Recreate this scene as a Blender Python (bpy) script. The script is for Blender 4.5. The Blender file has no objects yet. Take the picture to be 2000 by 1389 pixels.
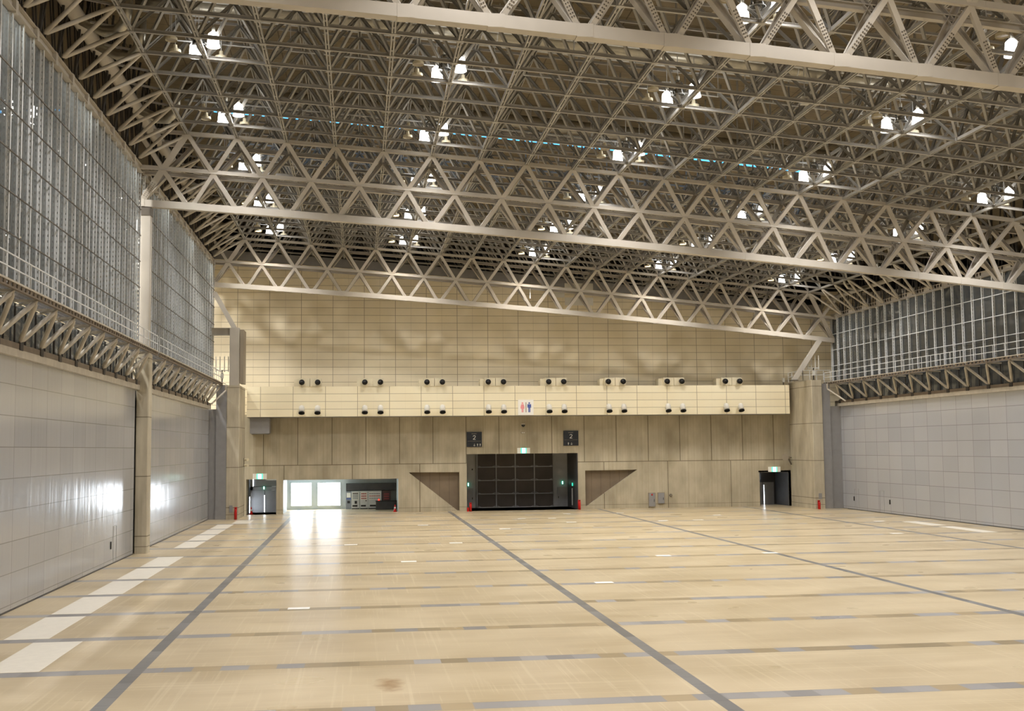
import bpy, math, random
from mathutils import Vector, Matrix
from mathutils.geometry import tessellate_polygon
random.seed(7)
SC = bpy.context.scene
COL = SC.collection

# ------------------------------------------------------------------ camera
EYE = 6.15                       # eye height above the hall floor
PITCH, YAW, ROLL, FPX = 0.0784, 0.1291, -0.0099, 2298.66
_F = Vector((math.sin(YAW)*math.cos(PITCH), math.cos(YAW)*math.cos(PITCH), math.sin(PITCH)))
_r0 = Vector((math.cos(YAW), -math.sin(YAW), 0)); _u0 = _r0.cross(_F)
_R = _r0*math.cos(ROLL) + _u0*math.sin(ROLL); _U = _u0*math.cos(ROLL) - _r0*math.sin(ROLL)
cam = bpy.data.cameras.new('camera'); cam.sensor_width = 36; cam.lens = 36*FPX/2000
cam.clip_start = 0.1; cam.clip_end = 600
camo = bpy.data.objects.new('camera', cam); COL.objects.link(camo)
camo.matrix_world = Matrix(((_R.x, _U.x, -_F.x, 0), (_R.y, _U.y, -_F.y, 0), (_R.z, _U.z, -_F.z, EYE), (0, 0, 0, 1)))
SC.camera = camo

def seen(p, m=60):
    d = Vector(p) - Vector((0, 0, EYE)); w = d.dot(_F)
    if w < 1: return False
    x = 1000 + FPX*d.dot(_R)/w; y = 694.5 - FPX*d.dot(_U)/w
    return -m < x < 2000+m and -m < y < 1389+m

# ------------------------------------------------------------------ world, exposure
W = bpy.data.worlds.new('world'); SC.world = W; W.use_nodes = True
W.node_tree.nodes['Background'].inputs[0].default_value = (0.55, 0.75, 1.0, 1)
W.node_tree.nodes['Background'].inputs[1].default_value = 0.3
SC.view_settings.view_transform = 'Standard'; SC.view_settings.look = 'None'
SC.view_settings.gamma = 1; SC.view_settings.use_curve_mapping = False
SC.view_settings.exposure = 0.0
cy = SC.cycles
cy.adaptive_threshold = 0.06; cy.adaptive_min_samples = 24; cy.max_bounces = 6; cy.diffuse_bounces = 4; cy.glossy_bounces = 3; cy.transmission_bounces = 3; cy.transparent_max_bounces = 12
cy.use_denoising = True; cy.sample_clamp_indirect = 6; cy.caustics_reflective = False; cy.caustics_refractive = False
LAMP_W = 1560.0                   # power of each lit bell lamp
DAY = 17.0                        # daylight behind the lobby windows

# roof curve: height of the trusses' bottom chord across the hall (the next hall mirrors it)
XL, XR = -13.5, 46.5
def zb(X):
    if X > XR: X = 2*XR - X
    if X < -48: X = -96 - X
    return 20.655 - .07*X - .00045*X*X
S = 3.045                        # roof module
TY = (38.1, 74.40, 110.95)      # the three trusses
HT = 4.25; HUP = 6.6; HDECK = 8.3
NX = [-10.5 + 3*k for k in range(19)]

# ------------------------------------------------------------------ materials
def lin(c):
    return tuple(((v/255)/12.92 if v/255 <= .04045 else ((v/255+.055)/1.055)**2.4) for v in c) + (1,)
class NT:
    def __init__(s, name):
        s.m = bpy.data.materials.new(name); s.m.use_nodes = True; s.t = s.m.node_tree; s.n = s.t.nodes
        s.b = s.n['Principled BSDF']; s.out = s.n['Material Output']
    def node(s, k, **kw):
        n = s.n.new(k)
        for a, v in kw.items(): setattr(n, a, v)
        return n
    def link(s, a, b): s.t.links.new(a, b)
    def val(s, v, i):
        if hasattr(v, 'is_output'): s.link(v, i)
        else: i.default_value = v
    def math(s, op, a, b=0.0, c=0.0):
        n = s.node('ShaderNodeMath', operation=op)
        s.val(a, n.inputs[0]); s.val(b, n.inputs[1]); s.val(c, n.inputs[2]); return n.outputs[0]
    def mix(s, f, a, b):
        n = s.node('ShaderNodeMix', data_type='RGBA'); s.val(f, n.inputs[0])
        s.val(a, n.inputs[6]); s.val(b, n.inputs[7]); return n.outputs[2]
    def pos(s):
        c = s.node('ShaderNodeNewGeometry'); x = s.node('ShaderNodeSeparateXYZ'); s.link(c.outputs['Position'], x.inputs[0])
        return c.outputs['Position'], x.outputs[0], x.outputs[1], x.outputs[2]
    def noise(s, vec, scale, stretch=(1, 1, 1), detail=3):
        m = s.node('ShaderNodeMapping'); m.inputs['Scale'].default_value = stretch; s.link(vec, m.inputs[0])
        n = s.node('ShaderNodeTexNoise'); n.inputs['Scale'].default_value = scale; n.inputs['Detail'].default_value = detail
        s.link(m.outputs[0], n.inputs['Vector']); return n.outputs['Fac']
    def ramp(s, f, a, b):
        n = s.node('ShaderNodeMapRange'); s.val(f, n.inputs[0]); n.inputs[1].default_value = a; n.inputs[2].default_value = b; return n.outputs[0]
    def line(s, v, period, phase, half):      # 1 on a line every period metres
        d = s.math('PINGPONG', s.math('SUBTRACT', v, phase), period/2)
        return s.math('LESS_THAN', d, half)
    def bump(s, h, strength, dist):
        n = s.node('ShaderNodeBump'); n.inputs['Strength'].default_value = strength; n.inputs['Distance'].default_value = dist
        s.link(h, n.inputs['Height']); s.link(n.outputs[0], s.b.inputs['Normal'])
    def set(s, col=None, rough=None, metal=None, spec=None):
        if col is not None: s.val(col, s.b.inputs['Base Color'])
        if rough is not None: s.val(rough, s.b.inputs['Roughness'])
        if metal is not None: s.b.inputs['Metallic'].default_value = metal
        if spec is not None: s.b.inputs['Specular IOR Level'].default_value = spec
        return s.m
def plain(name, c, rough=.6, metal=0, vary=.12, scale=2.0, spec=.4):
    t = NT(name); p = t.pos()[0]; c = lin(c)
    f = t.ramp(t.noise(p, scale), .3, .7)
    lo = tuple(v*(1-vary) for v in c[:3])+(1,); hi = tuple(min(1, v*(1+vary)) for v in c[:3])+(1,)
    return t.set(t.mix(f, lo, hi), rough, metal, spec)
def glow(name, c, s):
    t = NT(name); t.set((0.02, 0.02, 0.02, 1), .5)
    t.b.inputs['Emission Color'].default_value = lin(c); t.b.inputs['Emission Strength'].default_value = s; return t.m

M = {}
M['steel'] = plain('painted_steel', (186, 180, 170), .5, vary=.08, scale=.6)
M['steel_roof'] = plain('painted_roof_steel', (164, 162, 158), .5, vary=.10, scale=.8)
M['steel_dark'] = plain('dark_steel', (58, 54, 50), .6)
M['bolt'] = plain('bolt_steel', (96, 90, 82), .5)
M['galv'] = plain('galvanised_steel', (216, 219, 222), .5, vary=.08, scale=6)
M['tube'] = plain('tube_steel', (188, 181, 168), .5)
M['brown_steel'] = plain('brown_steel', (118, 106, 92), .6)
M['duct'] = plain('duct_metal', (176, 172, 160), .32, metal=.75, vary=.1, scale=4)
M['white'] = plain('white_paint', (222, 220, 212), .5, vary=.04)
M['cream'] = plain('cream_plastic', (226, 217, 190), .45, vary=.04)
M['black'] = plain('black_plastic', (22, 22, 22), .5)
M['grey_door'] = plain('grey_door_paint', (160, 162, 166), .42, vary=.05)
M['door_brightened'] = plain('brightened_door_grey', (176, 178, 182), .45, vary=.05)  # door grey made paler to make up for little light in the recesses
M['dark_grey'] = plain('dark_grey_paint', (78, 78, 80), .5)
M['grey_panel'] = plain('grey_panel_paint', (146, 146, 148), .4, vary=.05)
M['lobby'] = plain('lobby_wall_paint', (196, 204, 204), .5, vary=.03)
M['red'] = plain('red_paint', (196, 28, 24), .4)
M['sign_navy'] = plain('navy_sign_face', (40, 45, 54), .4)
M['sign_white'] = plain('sign_white', (250, 249, 244), .5, vary=.02)
M['sign_text'] = plain('sign_lettering', (225, 225, 220), .5, vary=.02)
M['pink'] = plain('pink_vinyl', (240, 160, 165), .5, vary=.02)
M['blue'] = plain('blue_vinyl', (84, 104, 178), .5, vary=.02)
M['taupe'] = plain('taupe_vinyl', (150, 140, 124), .5, vary=.02)
M['vend_white'] = plain('vending_white', (214, 216, 218), .35, vary=.03)
M['vend_dark'] = plain('vending_dark', (40, 42, 46), .3)
M['vend_red'] = plain('vending_red', (170, 84, 84), .4)
M['vend_brown'] = plain('vending_brown', (92, 74, 70), .4)
M['kiosk'] = plain('kiosk_grey', (140, 146, 156), .4)
M['mark'] = plain('white_floor_paint', (236, 230, 216), .5, vary=.03, scale=3)
M['bell'] = glow('lit_bell_glass', (255, 252, 246), 9)
M['warm'] = glow('warm_lamp_glass', (255, 222, 176), 9)
M['green'] = glow('exit_green_light', (60, 240, 190), 1.6)
M['exit_white'] = glow('exit_white_light', (225, 255, 250), 5)
M['day'] = glow('daylight_pane', (238, 246, 255), DAY)
M['sky_strip'] = glow('skylight_pane', (70, 180, 255), 3.0)
M['red_light'] = glow('red_light', (255, 60, 40), 2)

def glass_mat(name, tint, rough, veil):
    t = NT(name)
    tr = t.node('ShaderNodeBsdfTransparent'); tr.inputs[0].default_value = tint
    gl = t.node('ShaderNodeBsdfGlossy'); gl.inputs['Roughness'].default_value = rough
    fr = t.node('ShaderNodeFresnel'); fr.inputs[0].default_value = 1.6
    mx = t.node('ShaderNodeMixShader'); t.link(fr.outputs[0], mx.inputs[0]); t.link(tr.outputs[0], mx.inputs[1]); t.link(gl.outputs[0], mx.inputs[2])
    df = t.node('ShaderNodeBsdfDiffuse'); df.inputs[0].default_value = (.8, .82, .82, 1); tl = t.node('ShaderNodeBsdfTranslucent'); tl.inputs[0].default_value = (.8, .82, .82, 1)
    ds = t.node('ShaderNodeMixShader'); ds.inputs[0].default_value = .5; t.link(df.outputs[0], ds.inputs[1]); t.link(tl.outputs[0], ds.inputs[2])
    m2 = t.node('ShaderNodeMixShader'); m2.inputs[0].default_value = veil; t.link(mx.outputs[0], m2.inputs[1]); t.link(ds.outputs[0], m2.inputs[2])  # pale veil mixed over the glass, a painted haze that brightens the panes
    t.link(m2.outputs[0], t.out.inputs[0]); return t.m
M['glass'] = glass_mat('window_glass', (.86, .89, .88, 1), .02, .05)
M['bell_off'] = glass_mat('clear_bell_glass', (.62, .60, .56, 1), .08, .04)

def floor_mat():
    t = NT('hall_floor'); p, x, y, z = t.pos()
    base = t.mix(t.ramp(t.noise(p, .22, (1, 1, 1), 5), .3, .7), lin((200, 182, 149)), lin((216, 199, 166)))
    blot = t.ramp(t.noise(p, .16, (1, 1.7, 1), 2), .42, .66)
    base = t.mix(t.math('MULTIPLY', blot, .42), base, lin((168, 148, 108)))
    blot2 = t.ramp(t.noise(p, .45, (.6, 1.6, 1), 1), .54, .74)
    base = t.mix(t.math('MULTIPLY', blot2, .22), base, lin((166, 142, 102)))
    for st, lo in (((.10, 7, 1), .58), ((6, .10, 1), .60), ((9, .25, 1), .62), ((.5, 9, 1), .64)):
        sc = t.ramp(t.noise(p, 1.1, st, 2), lo, lo+.12)
        base = t.mix(t.math('MULTIPLY', sc, .30), base, lin((236, 222, 192)))
    # per bay tone between the pits
    # cross pits: covers of random tone
    d = t.math('PINGPONG', t.math('SUBTRACT', y, 34.75), 6.09/2)
    inpit = t.math('LESS_THAN', d, .36)
    row = t.math('FLOOR', t.math('DIVIDE', t.math('SUBTRACT', y, 31.7), 6.09))
    cell = t.math('FLOOR', t.math('DIVIDE', t.math('ADD', x, t.math('MULTIPLY', row, .37)), .78))
    cv = t.node('ShaderNodeCombineXYZ'); t.link(t.math('MULTIPLY', cell, .71), cv.inputs[0]); t.link(t.math('MULTIPLY', row, 3.7), cv.inputs[1])
    nn = t.node('ShaderNodeTexNoise'); nn.inputs['Scale'].default_value = 1.0; nn.inputs['Detail'].default_value = 1; t.link(cv.outputs[0], nn.inputs['Vector'])
    wn = t.node('ShaderNodeTexWhiteNoise', noise_dimensions='3D'); t.link(cv.outputs[0], wn.inputs['Vector'])
    greyness = t.math('ADD', nn.outputs['Fac'], t.math('LESS_THAN', x, -5.5))
    isgrey = t.math('GREATER_THAN', greyness, .50)
    pc = t.mix(isgrey, t.mix(wn.outputs['Value'], lin((150, 134, 104)), lin((184, 164, 128))), t.mix(wn.outputs['Value'], lin((140, 138, 138)), lin((172, 170, 170))))
    edge = t.math('GREATER_THAN', d, .33)
    pc = t.mix(t.math('MULTIPLY', edge, .35), pc, lin((90, 80, 66)))
    base = t.mix(inpit, base, pc)
    # long pits
    dl = t.math('PINGPONG', t.math('SUBTRACT', x, -6.2), 14.9/2)
    inl = t.math('LESS_THAN', dl, .19)
    jy = t.line(y, 1.0, .2, .012)
    lw = t.node('ShaderNodeTexWhiteNoise', noise_dimensions='1D'); t.link(t.math('FLOOR', y), lw.inputs['W'])
    lc = t.mix(lw.outputs['Value'], lin((112, 112, 112)), lin((140, 140, 140)))
    lc = t.mix(jy, lc, lin((80, 80, 80)))
    base = t.mix(inl, base, lc)
    # oil stain
    sx = t.math('MULTIPLY', t.math('SUBTRACT', x, .78), 1.0); sy = t.math('SUBTRACT', y, 31.6)
    r2 = t.math('ADD', t.math('MULTIPLY', sx, t.math('MULTIPLY', sx, 6)), t.math('MULTIPLY', sy, sy))
    st = t.math('MULTIPLY', t.ramp(t.math('ADD', r2, t.math('MULTIPLY', t.noise(p, 3), 2.2)), 2.2, .9), .8)
    base = t.mix(st, base, lin((150, 112, 62)))
    rough = t.math('ADD', .25, t.math('MULTIPLY', t.noise(p, .4, (1, 1.5, 1), 1), .09))
    t.set(base, rough, 0, .5)
    return t.m
M['floor'] = floor_mat()
def concrete():
    t = NT('board_marked_concrete'); p, x, y, z = t.pos()
    h = t.math('ADD', x, t.math('MULTIPLY', y, .7))
    c = t.mix(t.ramp(t.noise(p, .5, (1, 1, .6), 5), .3, .7), lin((168, 160, 140)), lin((204, 196, 174)))
    cv = t.node('ShaderNodeCombineXYZ'); t.link(h, cv.inputs[0])
    st = t.ramp(t.noise(cv.outputs[0], 5, (1, 1, 1), 3), .40, .66)
    c = t.mix(t.math('MULTIPLY', st, .32), c, lin((152, 138, 110)))
    stain = t.ramp(t.noise(p, .7, (1, 1, .35), 5), .50, .72)
    c = t.mix(t.math('MULTIPLY', stain, .38), c, lin((128, 118, 96)))
    xs = t.math('ADD', x, t.math('MULTIPLY', t.math('GREATER_THAN', x, 16), 1.24))
    vl = t.math('MULTIPLY', t.line(xs, 3.27, .6, .035), t.math('GREATER_THAN', t.math('ABSOLUTE', t.math('SUBTRACT', x, 16)), .2))
    vl2 = t.line(t.math('ADD', xs, 1.3), 3.27*2, .6, .035)
    up = t.math('GREATER_THAN', z, 4.69)
    seam = t.mix(up, t.mix(1.0, (0, 0, 0, 1), vl2), vl)
    hz = t.math('LESS_THAN', t.math('ABSOLUTE', t.math('SUBTRACT', z, 4.69)), .035)
    hz2 = t.math('LESS_THAN', t.math('ABSOLUTE', t.math('SUBTRACT', z, .42)), .015)
    k = t.math('MAXIMUM', t.math('MAXIMUM', seam, hz), hz2)
    c = t.mix(t.math('MULTIPLY', k, .75), c, lin((84, 74, 56)))
    t.set(c, .8, 0, .3); t.bump(st, .25, .02); return t.m
M['concrete'] = concrete()
def column_mat():
    t = NT('column_concrete'); p, x, y, z = t.pos()
    c = t.mix(t.ramp(t.noise(p, .9, (1, 1, .5), 5), .3, .7), lin((178, 170, 151)), lin((206, 198, 178)))
    st = t.ramp(t.noise(p, 5, (1, 1, .06), 3), .45, .7)
    c = t.mix(t.math('MULTIPLY', st, .25), c, lin((140, 126, 102)))
    ln = t.math('MAXIMUM', t.line(z, 3.6, 4.65, .03), t.line(z, 40, .42, .02))
    c = t.mix(t.math('MULTIPLY', ln, .7), c, lin((92, 82, 64)))
    return t.set(c, .75, 0, .3)
M['column'] = column_mat()
def panel_mat(name, ca, cb, px, pz, hx, hz, sub, joint, rough=.55):
    t = NT(name); p, x, y, z = t.pos()
    c = t.mix(t.ramp(t.noise(p, .35, (1, 1, 1), 4), .3, .7), lin(ca), lin(cb))
    tone = t.node('ShaderNodeTexWhiteNoise', noise_dimensions='3D')
    cv = t.node('ShaderNodeCombineXYZ')
    t.link(t.math('FLOOR', t.math('DIVIDE', t.math('SUBTRACT', x, hx), px)), cv.inputs[0]); t.link(t.math('FLOOR', t.math('DIVIDE', t.math('SUBTRACT', z, hz), pz)), cv.inputs[1])
    t.link(cv.outputs[0], tone.inputs['Vector'])
    c = t.mix(t.math('MULTIPLY', tone.outputs['Value'], .10), c, lin((150, 134, 104)))
    k = t.math('MAXIMUM', t.line(x, px, hx, .025), t.line(z, pz, hz, .02))
    k2 = t.math('MULTIPLY', t.line(x, px, hx+px/2, .015), sub)
    c = t.mix(t.math('MAXIMUM', t.math('MULTIPLY', k, .7), k2), c, lin(joint))
    return t.set(c, rough, 0, .35)
M['clad'] = panel_mat('clad_wall', (228, 217, 190), (242, 231, 204), 3.05, .73, -8.7, 12.0, .3, (110, 96, 70))
M['clad_bright'] = panel_mat('clad_bulkhead', (247, 237, 207), (251, 243, 216), 3.05, .73, -6.3, 9.3, .06, (120, 106, 78))
def partition_mat():
    t = NT('partition_panel'); p, x, y, z = t.pos()
    cell = t.node('ShaderNodeCombineXYZ')
    fy = t.math('FLOOR', t.math('DIVIDE', t.math('SUBTRACT', y, 80.1), 2.42)); fz = t.math('FLOOR', t.math('DIVIDE', t.math('SUBTRACT', z, .25), 1.225))
    t.link(fy, cell.inputs[0]); t.link(fz, cell.inputs[1])
    wn = t.node('ShaderNodeTexWhiteNoise', noise_dimensions='3D'); t.link(cell.outputs[0], wn.inputs['Vector'])
    c = t.mix(wn.outputs['Value'], lin((168, 171, 177)), lin((178, 180, 185)))
    c = t.mix(t.math('MULTIPLY', t.ramp(t.noise(p, .3, (1, 1, .5), 4), .4, .75), .25), c, lin((166, 165, 166)))
    k = t.math('MAXIMUM', t.line(y, 2.42, 80.1, .022), t.line(z, 1.225, .25, .018))
    c = t.mix(t.math('MULTIPLY', k, .6), c, lin((104, 98, 94)))
    t.set(c, .17, 0, .5)
    h = t.math('ADD', t.noise(p, 1.0, (1, 1.3, .12), 2), t.math('MULTIPLY', t.noise(p, .6, (1, 1, .6), 2), .6))
    t.bump(h, .30, .05); return t.m
M['partition'] = partition_mat()
def deck_mat():
    t = NT('roof_deck'); p, x, y, z = t.pos()
    c = t.mix(t.ramp(t.noise(p, .3, (1, 1, 1), 4), .3, .7), lin((120, 108, 86)), lin((137, 124, 100)))
    k = t.math('MAXIMUM', t.line(x, 3.0, -10.5, .03), t.line(y, 1.015, 37.85, .022))
    c = t.mix(t.math('MULTIPLY', k, .7), c, lin((66, 54, 40)))
    return t.set(c, .7, 0, .3)
M['deck'] = deck_mat()
def niche_mat():
    t = NT('niche_boards'); p, x, y, z = t.pos()
    c = t.mix(t.ramp(t.noise(p, .6, (1, 1, 1), 4), .3, .7), lin((116, 103, 88)), lin((132, 118, 100)))
    c = t.mix(t.math('MULTIPLY', t.line(x, .95, .2, .02), .6), c, lin((84, 72, 58)))
    return t.set(c, .7, 0, .3)
M['niche'] = niche_mat()
def shutter_mat():
    t = NT('shutter_sheet'); p, x, y, z = t.pos()
    c = t.mix(t.ramp(t.noise(p, .8, (1, 1, 1), 4), .3, .7), lin((66, 60, 55)), lin((78, 71, 66)))
    t.set(c, .5, 0, .4); t.bump(t.math('PINGPONG', z, .06), .4, .05); return t.m
M['shutter'] = shutter_mat()

# ------------------------------------------------------------------ mesh helpers
class MB:
    def __init__(s): s.v = []; s.f = []; s.mi = []; s.cur = 0
    def add(s, vs, fs):
        n = len(s.v); s.v += [tuple(v) for v in vs]
        for f in fs: s.f.append(tuple(i+n for i in f)); s.mi.append(s.cur)
        return s
    def box(s, x0, x1, y0, y1, z0, z1):
        return s.add([(x0, y0, z0), (x1, y0, z0), (x1, y1, z0), (x0, y1, z0), (x0, y0, z1), (x1, y0, z1), (x1, y1, z1), (x0, y1, z1)],
                     [(0, 3, 2, 1), (4, 5, 6, 7), (0, 1, 5, 4), (1, 2, 6, 5), (2, 3, 7, 6), (3, 0, 4, 7)])
    def beam(s, p, q, w, h, up=(0, 0, 1)):
        p, q, up = Vector(p), Vector(q), Vector(up); d = (q-p).normalized()
        a = d.cross(up)
        if a.length < 1e-4: a = d.cross(Vector((1, 0, 0)))
        a.normalize(); b = a.cross(d).normalized(); a = a*w/2; b = b*h/2
        return s.add([p-a-b, p+a-b, p+a+b, p-a+b, q-a-b, q+a-b, q+a+b, q-a+b],
                     [(0, 3, 2, 1), (4, 5, 6, 7), (0, 1, 5, 4), (1, 2, 6, 5), (2, 3, 7, 6), (3, 0, 4, 7)])
    def hbeam(s, p, q, w, h, up=(0, 0, 1), t=.03):       # rolled H section
        p, q, up = Vector(p), Vector(q), Vector(up); d = (q-p).normalized(); a = d.cross(up).normalized(); b = a.cross(d).normalized()
        o = b*(h/2-t/2)
        s.beam(p+o, q+o, w, t, up); s.beam(p-o, q-o, w, t, up); s.beam(p, q, t, h-2*t, up); return s
    def tube(s, pts, r, n=10, cap=True):
        pts = [Vector(p) for p in pts]; rs = r if isinstance(r, (list, tuple)) else [r]*len(pts)
        vs = []; prev = None
        for i, p in enumerate(pts):
            d = (pts[min(i+1, len(pts)-1)] - pts[max(i-1, 0)]).normalized()
            if prev is None:
                a = d.cross(Vector((0, 0, 1)))
                if a.length < 1e-3: a = d.cross(Vector((1, 0, 0)))
            else: a = prev - d*prev.dot(d)
            a.normalize(); prev = a; b = d.cross(a)
            for k in range(n):
                t = 2*math.pi*k/n; vs.append(p + a*math.cos(t)*rs[i] + b*math.sin(t)*rs[i])
        fs = []
        for i in range(len(pts)-1):
            for k in range(n): fs.append((i*n+k, i*n+(k+1) % n, (i+1)*n+(k+1) % n, (i+1)*n+k))
        if cap: fs.append(tuple(range(n-1, -1, -1))); fs.append(tuple((len(pts)-1)*n+k for k in range(n)))
        return s.add(vs, fs)
    def poly(s, pts, nrm, depth):                         # prism of a planar outline
        n = len(pts); nv = Vector(nrm)*depth
        tri = tessellate_polygon([[Vector(p) for p in pts]])
        vs = [Vector(p) for p in pts] + [Vector(p)+nv for p in pts]
        fs = [tuple(t) for t in tri] + [tuple(i+n for i in t[::-1]) for t in tri] + [(i, (i+1) % n, (i+1) % n+n, i+n) for i in range(n)]
        return s.add(vs, fs)
def link(o, name, parent=None):
    COL.objects.link(o); o.name = name
    if parent: o.parent = parent
    return o
SMOOTH = set()
def obj(name, mb, mat, parent=None, smooth=False):
    me = bpy.data.meshes.new(name); me.from_pydata(mb.v, [], mb.f)
    mats = mat if isinstance(mat, (list, tuple)) else [mat]
    for m in mats: me.materials.append(M[m])
    if len(mats) > 1: me.polygons.foreach_set('material_index', mb.mi)
    if smooth: me.polygons.foreach_set('use_smooth', [len(f) == 4 for f in mb.f])
    import bmesh
    b = bmesh.new(); b.from_mesh(me); bmesh.ops.recalc_face_normals(b, faces=b.faces); b.to_mesh(me); b.free()
    return link(bpy.data.objects.new(name, me), name, parent)
def tag(o, label=None, cat=None, group=None, kind=None):
    if label: o['label'] = label
    if cat: o['category'] = cat
    if group: o['group'] = group
    if kind: o['kind'] = kind
    return o
def empty(name, loc=(0, 0, 0), label=None, cat=None, group=None, kind=None):
    o = bpy.data.objects.new(name, None); o.location = loc; o.empty_display_size = .2
    return tag(link(o, name), label, cat, group, kind)
def copy_tree(o, parent=None):
    c = o.copy(); COL.objects.link(c); c.parent = parent
    for ch in list(o.children): copy_tree(ch, c)
    return c
def share(src, name, parent, loc):
    o = bpy.data.objects.new(name, src.data); o.location = loc; return link(o, name, parent)
def box1(name, mat, parent, *b): return obj(name, MB().box(*b), mat, parent)
def struct(name, mb, mat, parent=None, label=None):
    o = obj(name, mb, mat, parent)
    if parent is None: o['kind'] = 'structure'
    return o

# ================================================================== the large structure
YB = 116.0                        # plane of the end wall
struct('floor', MB().box(-76, 108, -14, 130, -.4, 0), 'floor')
# roof deck, one curved sheet with thickness
mb = MB(); xs = [-74 + 1.5*i for i in range(122)]; vs = []
for X in xs:
    z = zb(X) + HDECK
    vs += [(X, -14, z), (X, 130, z), (X, -14, z+.2), (X, 130, z+.2)]
fs = []
for i in range(len(xs)-1):
    a, b = 4*i, 4*i+4; fs += [(a, a+1, b+1, b), (a+2, b+2, b+3, a+3), (a, b, b+2, a+2), (a+1, a+3, b+3, b+1)]
mb.add(vs, fs); struct('ceiling', mb, 'deck')

# end wall of concrete with its openings
def wall_with_holes(name, outer, holes, y, mat, depths):
    loops = [[Vector((a, c, 0)) for a, c in outer]] + [[Vector((a, c, 0)) for a, c in h] for h in holes]
    tri = tessellate_polygon(loops); pts = [p for l in loops for p in l]
    m = MB(); m.add([(p.x, y, p.y) for p in pts], [tuple(t) for t in tri])
    for h, d in depths:
        n = len(h); m.add([(a, y, c) for a, c in h] + [(a, y+d, c) for a, c in h], [(i, (i+1) % n, (i+1) % n+n, i+n) for i in range(n)])
    return struct(name, m, mat)
dl = [(-10.8, 0), (-10.8, 3.38), (-7.96, 3.38), (-7.96, 0)]
lobby = [(-7.3, 0), (-7.3, 3.27), (3.75, 3.27), (3.75, 0)]
gate = [(10.45, 0), (10.45, 5.58), (21.58, 5.58), (21.58, 0)]
dr = [(40.3, 0), (40.3, 3.43), (43.35, 3.43), (43.35, 0)]
tri_l = [(4.75, 3.87), (9.72, 3.83), (9.72, .1), (9.5, .1)]
tri_r = [(22.3, 3.83), (27.6, 3.86), (22.5, .35), (22.3, .3)]
outer = [(XL, 0)] + dl + lobby + gate + dr + [(XR, 0), (XR, 9.6), (XL, 9.6)]
wall_with_holes('wall_back', outer, [tri_l, tri_r], YB, 'concrete',
                [([dl[0], dl[1], dl[2], dl[3]], 4.0), (gate, 5.8), (tri_l, .4), (tri_r, .4)])
m = MB(); m.box(4.6, 9.9, YB+.4, YB+.5, 0, 4); struct('wall_back_niche', m, 'niche')
m = MB(); m.box(22.2, 27.8, YB+.4, YB+.5, 0, 4); struct('wall_back_niche', m, 'niche')
# upper clad wall, follows the roof
m = MB(); pts = [(XL-1, YB, 9.6), (XR+1, YB, 9.6)] + [(X, YB, zb(X)+3.2) for X in [XR+1-1.55*i for i in range(41)]]
m.poly(pts, (0, 1, 0), .3); wu = struct('wall_back_upper', m, 'clad')
m = MB()
for X0, X1 in ((XL-1, XR+1),):
    n = 40
    for i in range(n):
        a = X0+(X1-X0)*i/n; b = X0+(X1-X0)*(i+1)/n
        m.add([(a, YB+.02, zb(a)+3.2), (b, YB+.02, zb(b)+3.2), (b, YB+.02, zb(b)+4.1), (a, YB+.02, zb(a)+4.1)], [(0, 1, 2, 3)])
obj('wall_back_coping', m, 'grey_panel', wu)
struct('wall_back_outer', MB().box(-76, 108, 129.5, 130, 0, 32), 'dark_grey')
for a, b, c, d in ((20.47, 23.38, 20.4, 21.2), (20.47, 23.38, 21.9, 22.65), (19.0, 20.45, 21.2, 21.72)):
    q = box1('cladding_patch', 'white', wu, a, b, YB-.03, YB, c, d); q['label'] = 'pale grey replacement panel'
struct('wall_front', MB().box(-76, 108, -14.5, -14, 0, 32), 'clad')
struct('wall_far_left', MB().box(-74.5, -74, -14, 130, 0, 32), 'clad')
struct('wall_far_right', MB().box(107, 107.5, -14, 130, 0, 32), 'clad')
struct('wall_back_left_hall', MB().box(-74, XL-1, YB, YB+.3, 0, 24), 'clad')
struct('wall_back_right_hall', MB().box(XR+1, 107, YB, YB+.3, 0, 22), 'clad')

# sliding partitions down both sides
for side, X, s in (('left', XL, 1), ('right', XR, -1)):
    m = MB()
    for y0, y1 in ((-14, TY[0]-.6), (TY[0]+.6, TY[1]-.75), (TY[1]+.45, 108.9 if s > 0 else 110.6)):
        m.box(*sorted((X, X-s*.16)), y0, y1, .05, 9.9)
    w = struct('wall_'+side, m, 'partition')
    m = MB()
    m.box(*sorted((X-s*.16, X-s*.3)), -14, 112, 0, 9.9); obj('gap_shade_sheet', m, 'black', w)  # black sheet behind the panels stands in for shadow in the gaps
    m = MB()
    for y0, y1 in ((-14, TY[0]-.6), (TY[0]+.6, TY[1]-.75), (TY[1]+.45, 108.8)):
        m.box(*sorted((X+s*.005, X-s*.1)), y0, y1, .0, .07)
    obj('baseboard', m, 'dark_grey', w)
    spots = ((68.3, 2.05, 67.2), ) if s > 0 else ((106.6, 2.0, 107.2), (101.2, 2.0, 99.6))
    for yy, hh, hy in spots:
        m = MB(); x0, x1 = sorted((X-.01*s, X+.012*s))
        m.box(x0, x1, yy-.45, yy-.42, .1, hh); m.box(x0, x1, yy+.42, yy+.45, .1, hh); m.box(x0, x1, yy-.45, yy+.45, hh-.03, hh)
        d = obj('access_door', m, 'grey_panel', w)
        box1('door_handle', 'black', d, *sorted((X, X+.05*s)), hy-.07, hy+.07, .85, 1.25)
# grey pockets the partitions slide into, at the far corners
for side, s, x0, x1, x2, y in (('left', 1, -13.5, -12.86, -11.9, 108.85), ('right', -1, 46.5, 45.4, 44.5, 109.6)):
    m = MB()
    m.box(*sorted((x0, x1)), y+.15, y+.9, 0, 9.9)
    m.box(*sorted((x1, x2)), y, y+.9, 0, 12.1)
    o = struct('wall_'+side+'_pocket', m, 'grey_panel')

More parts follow.
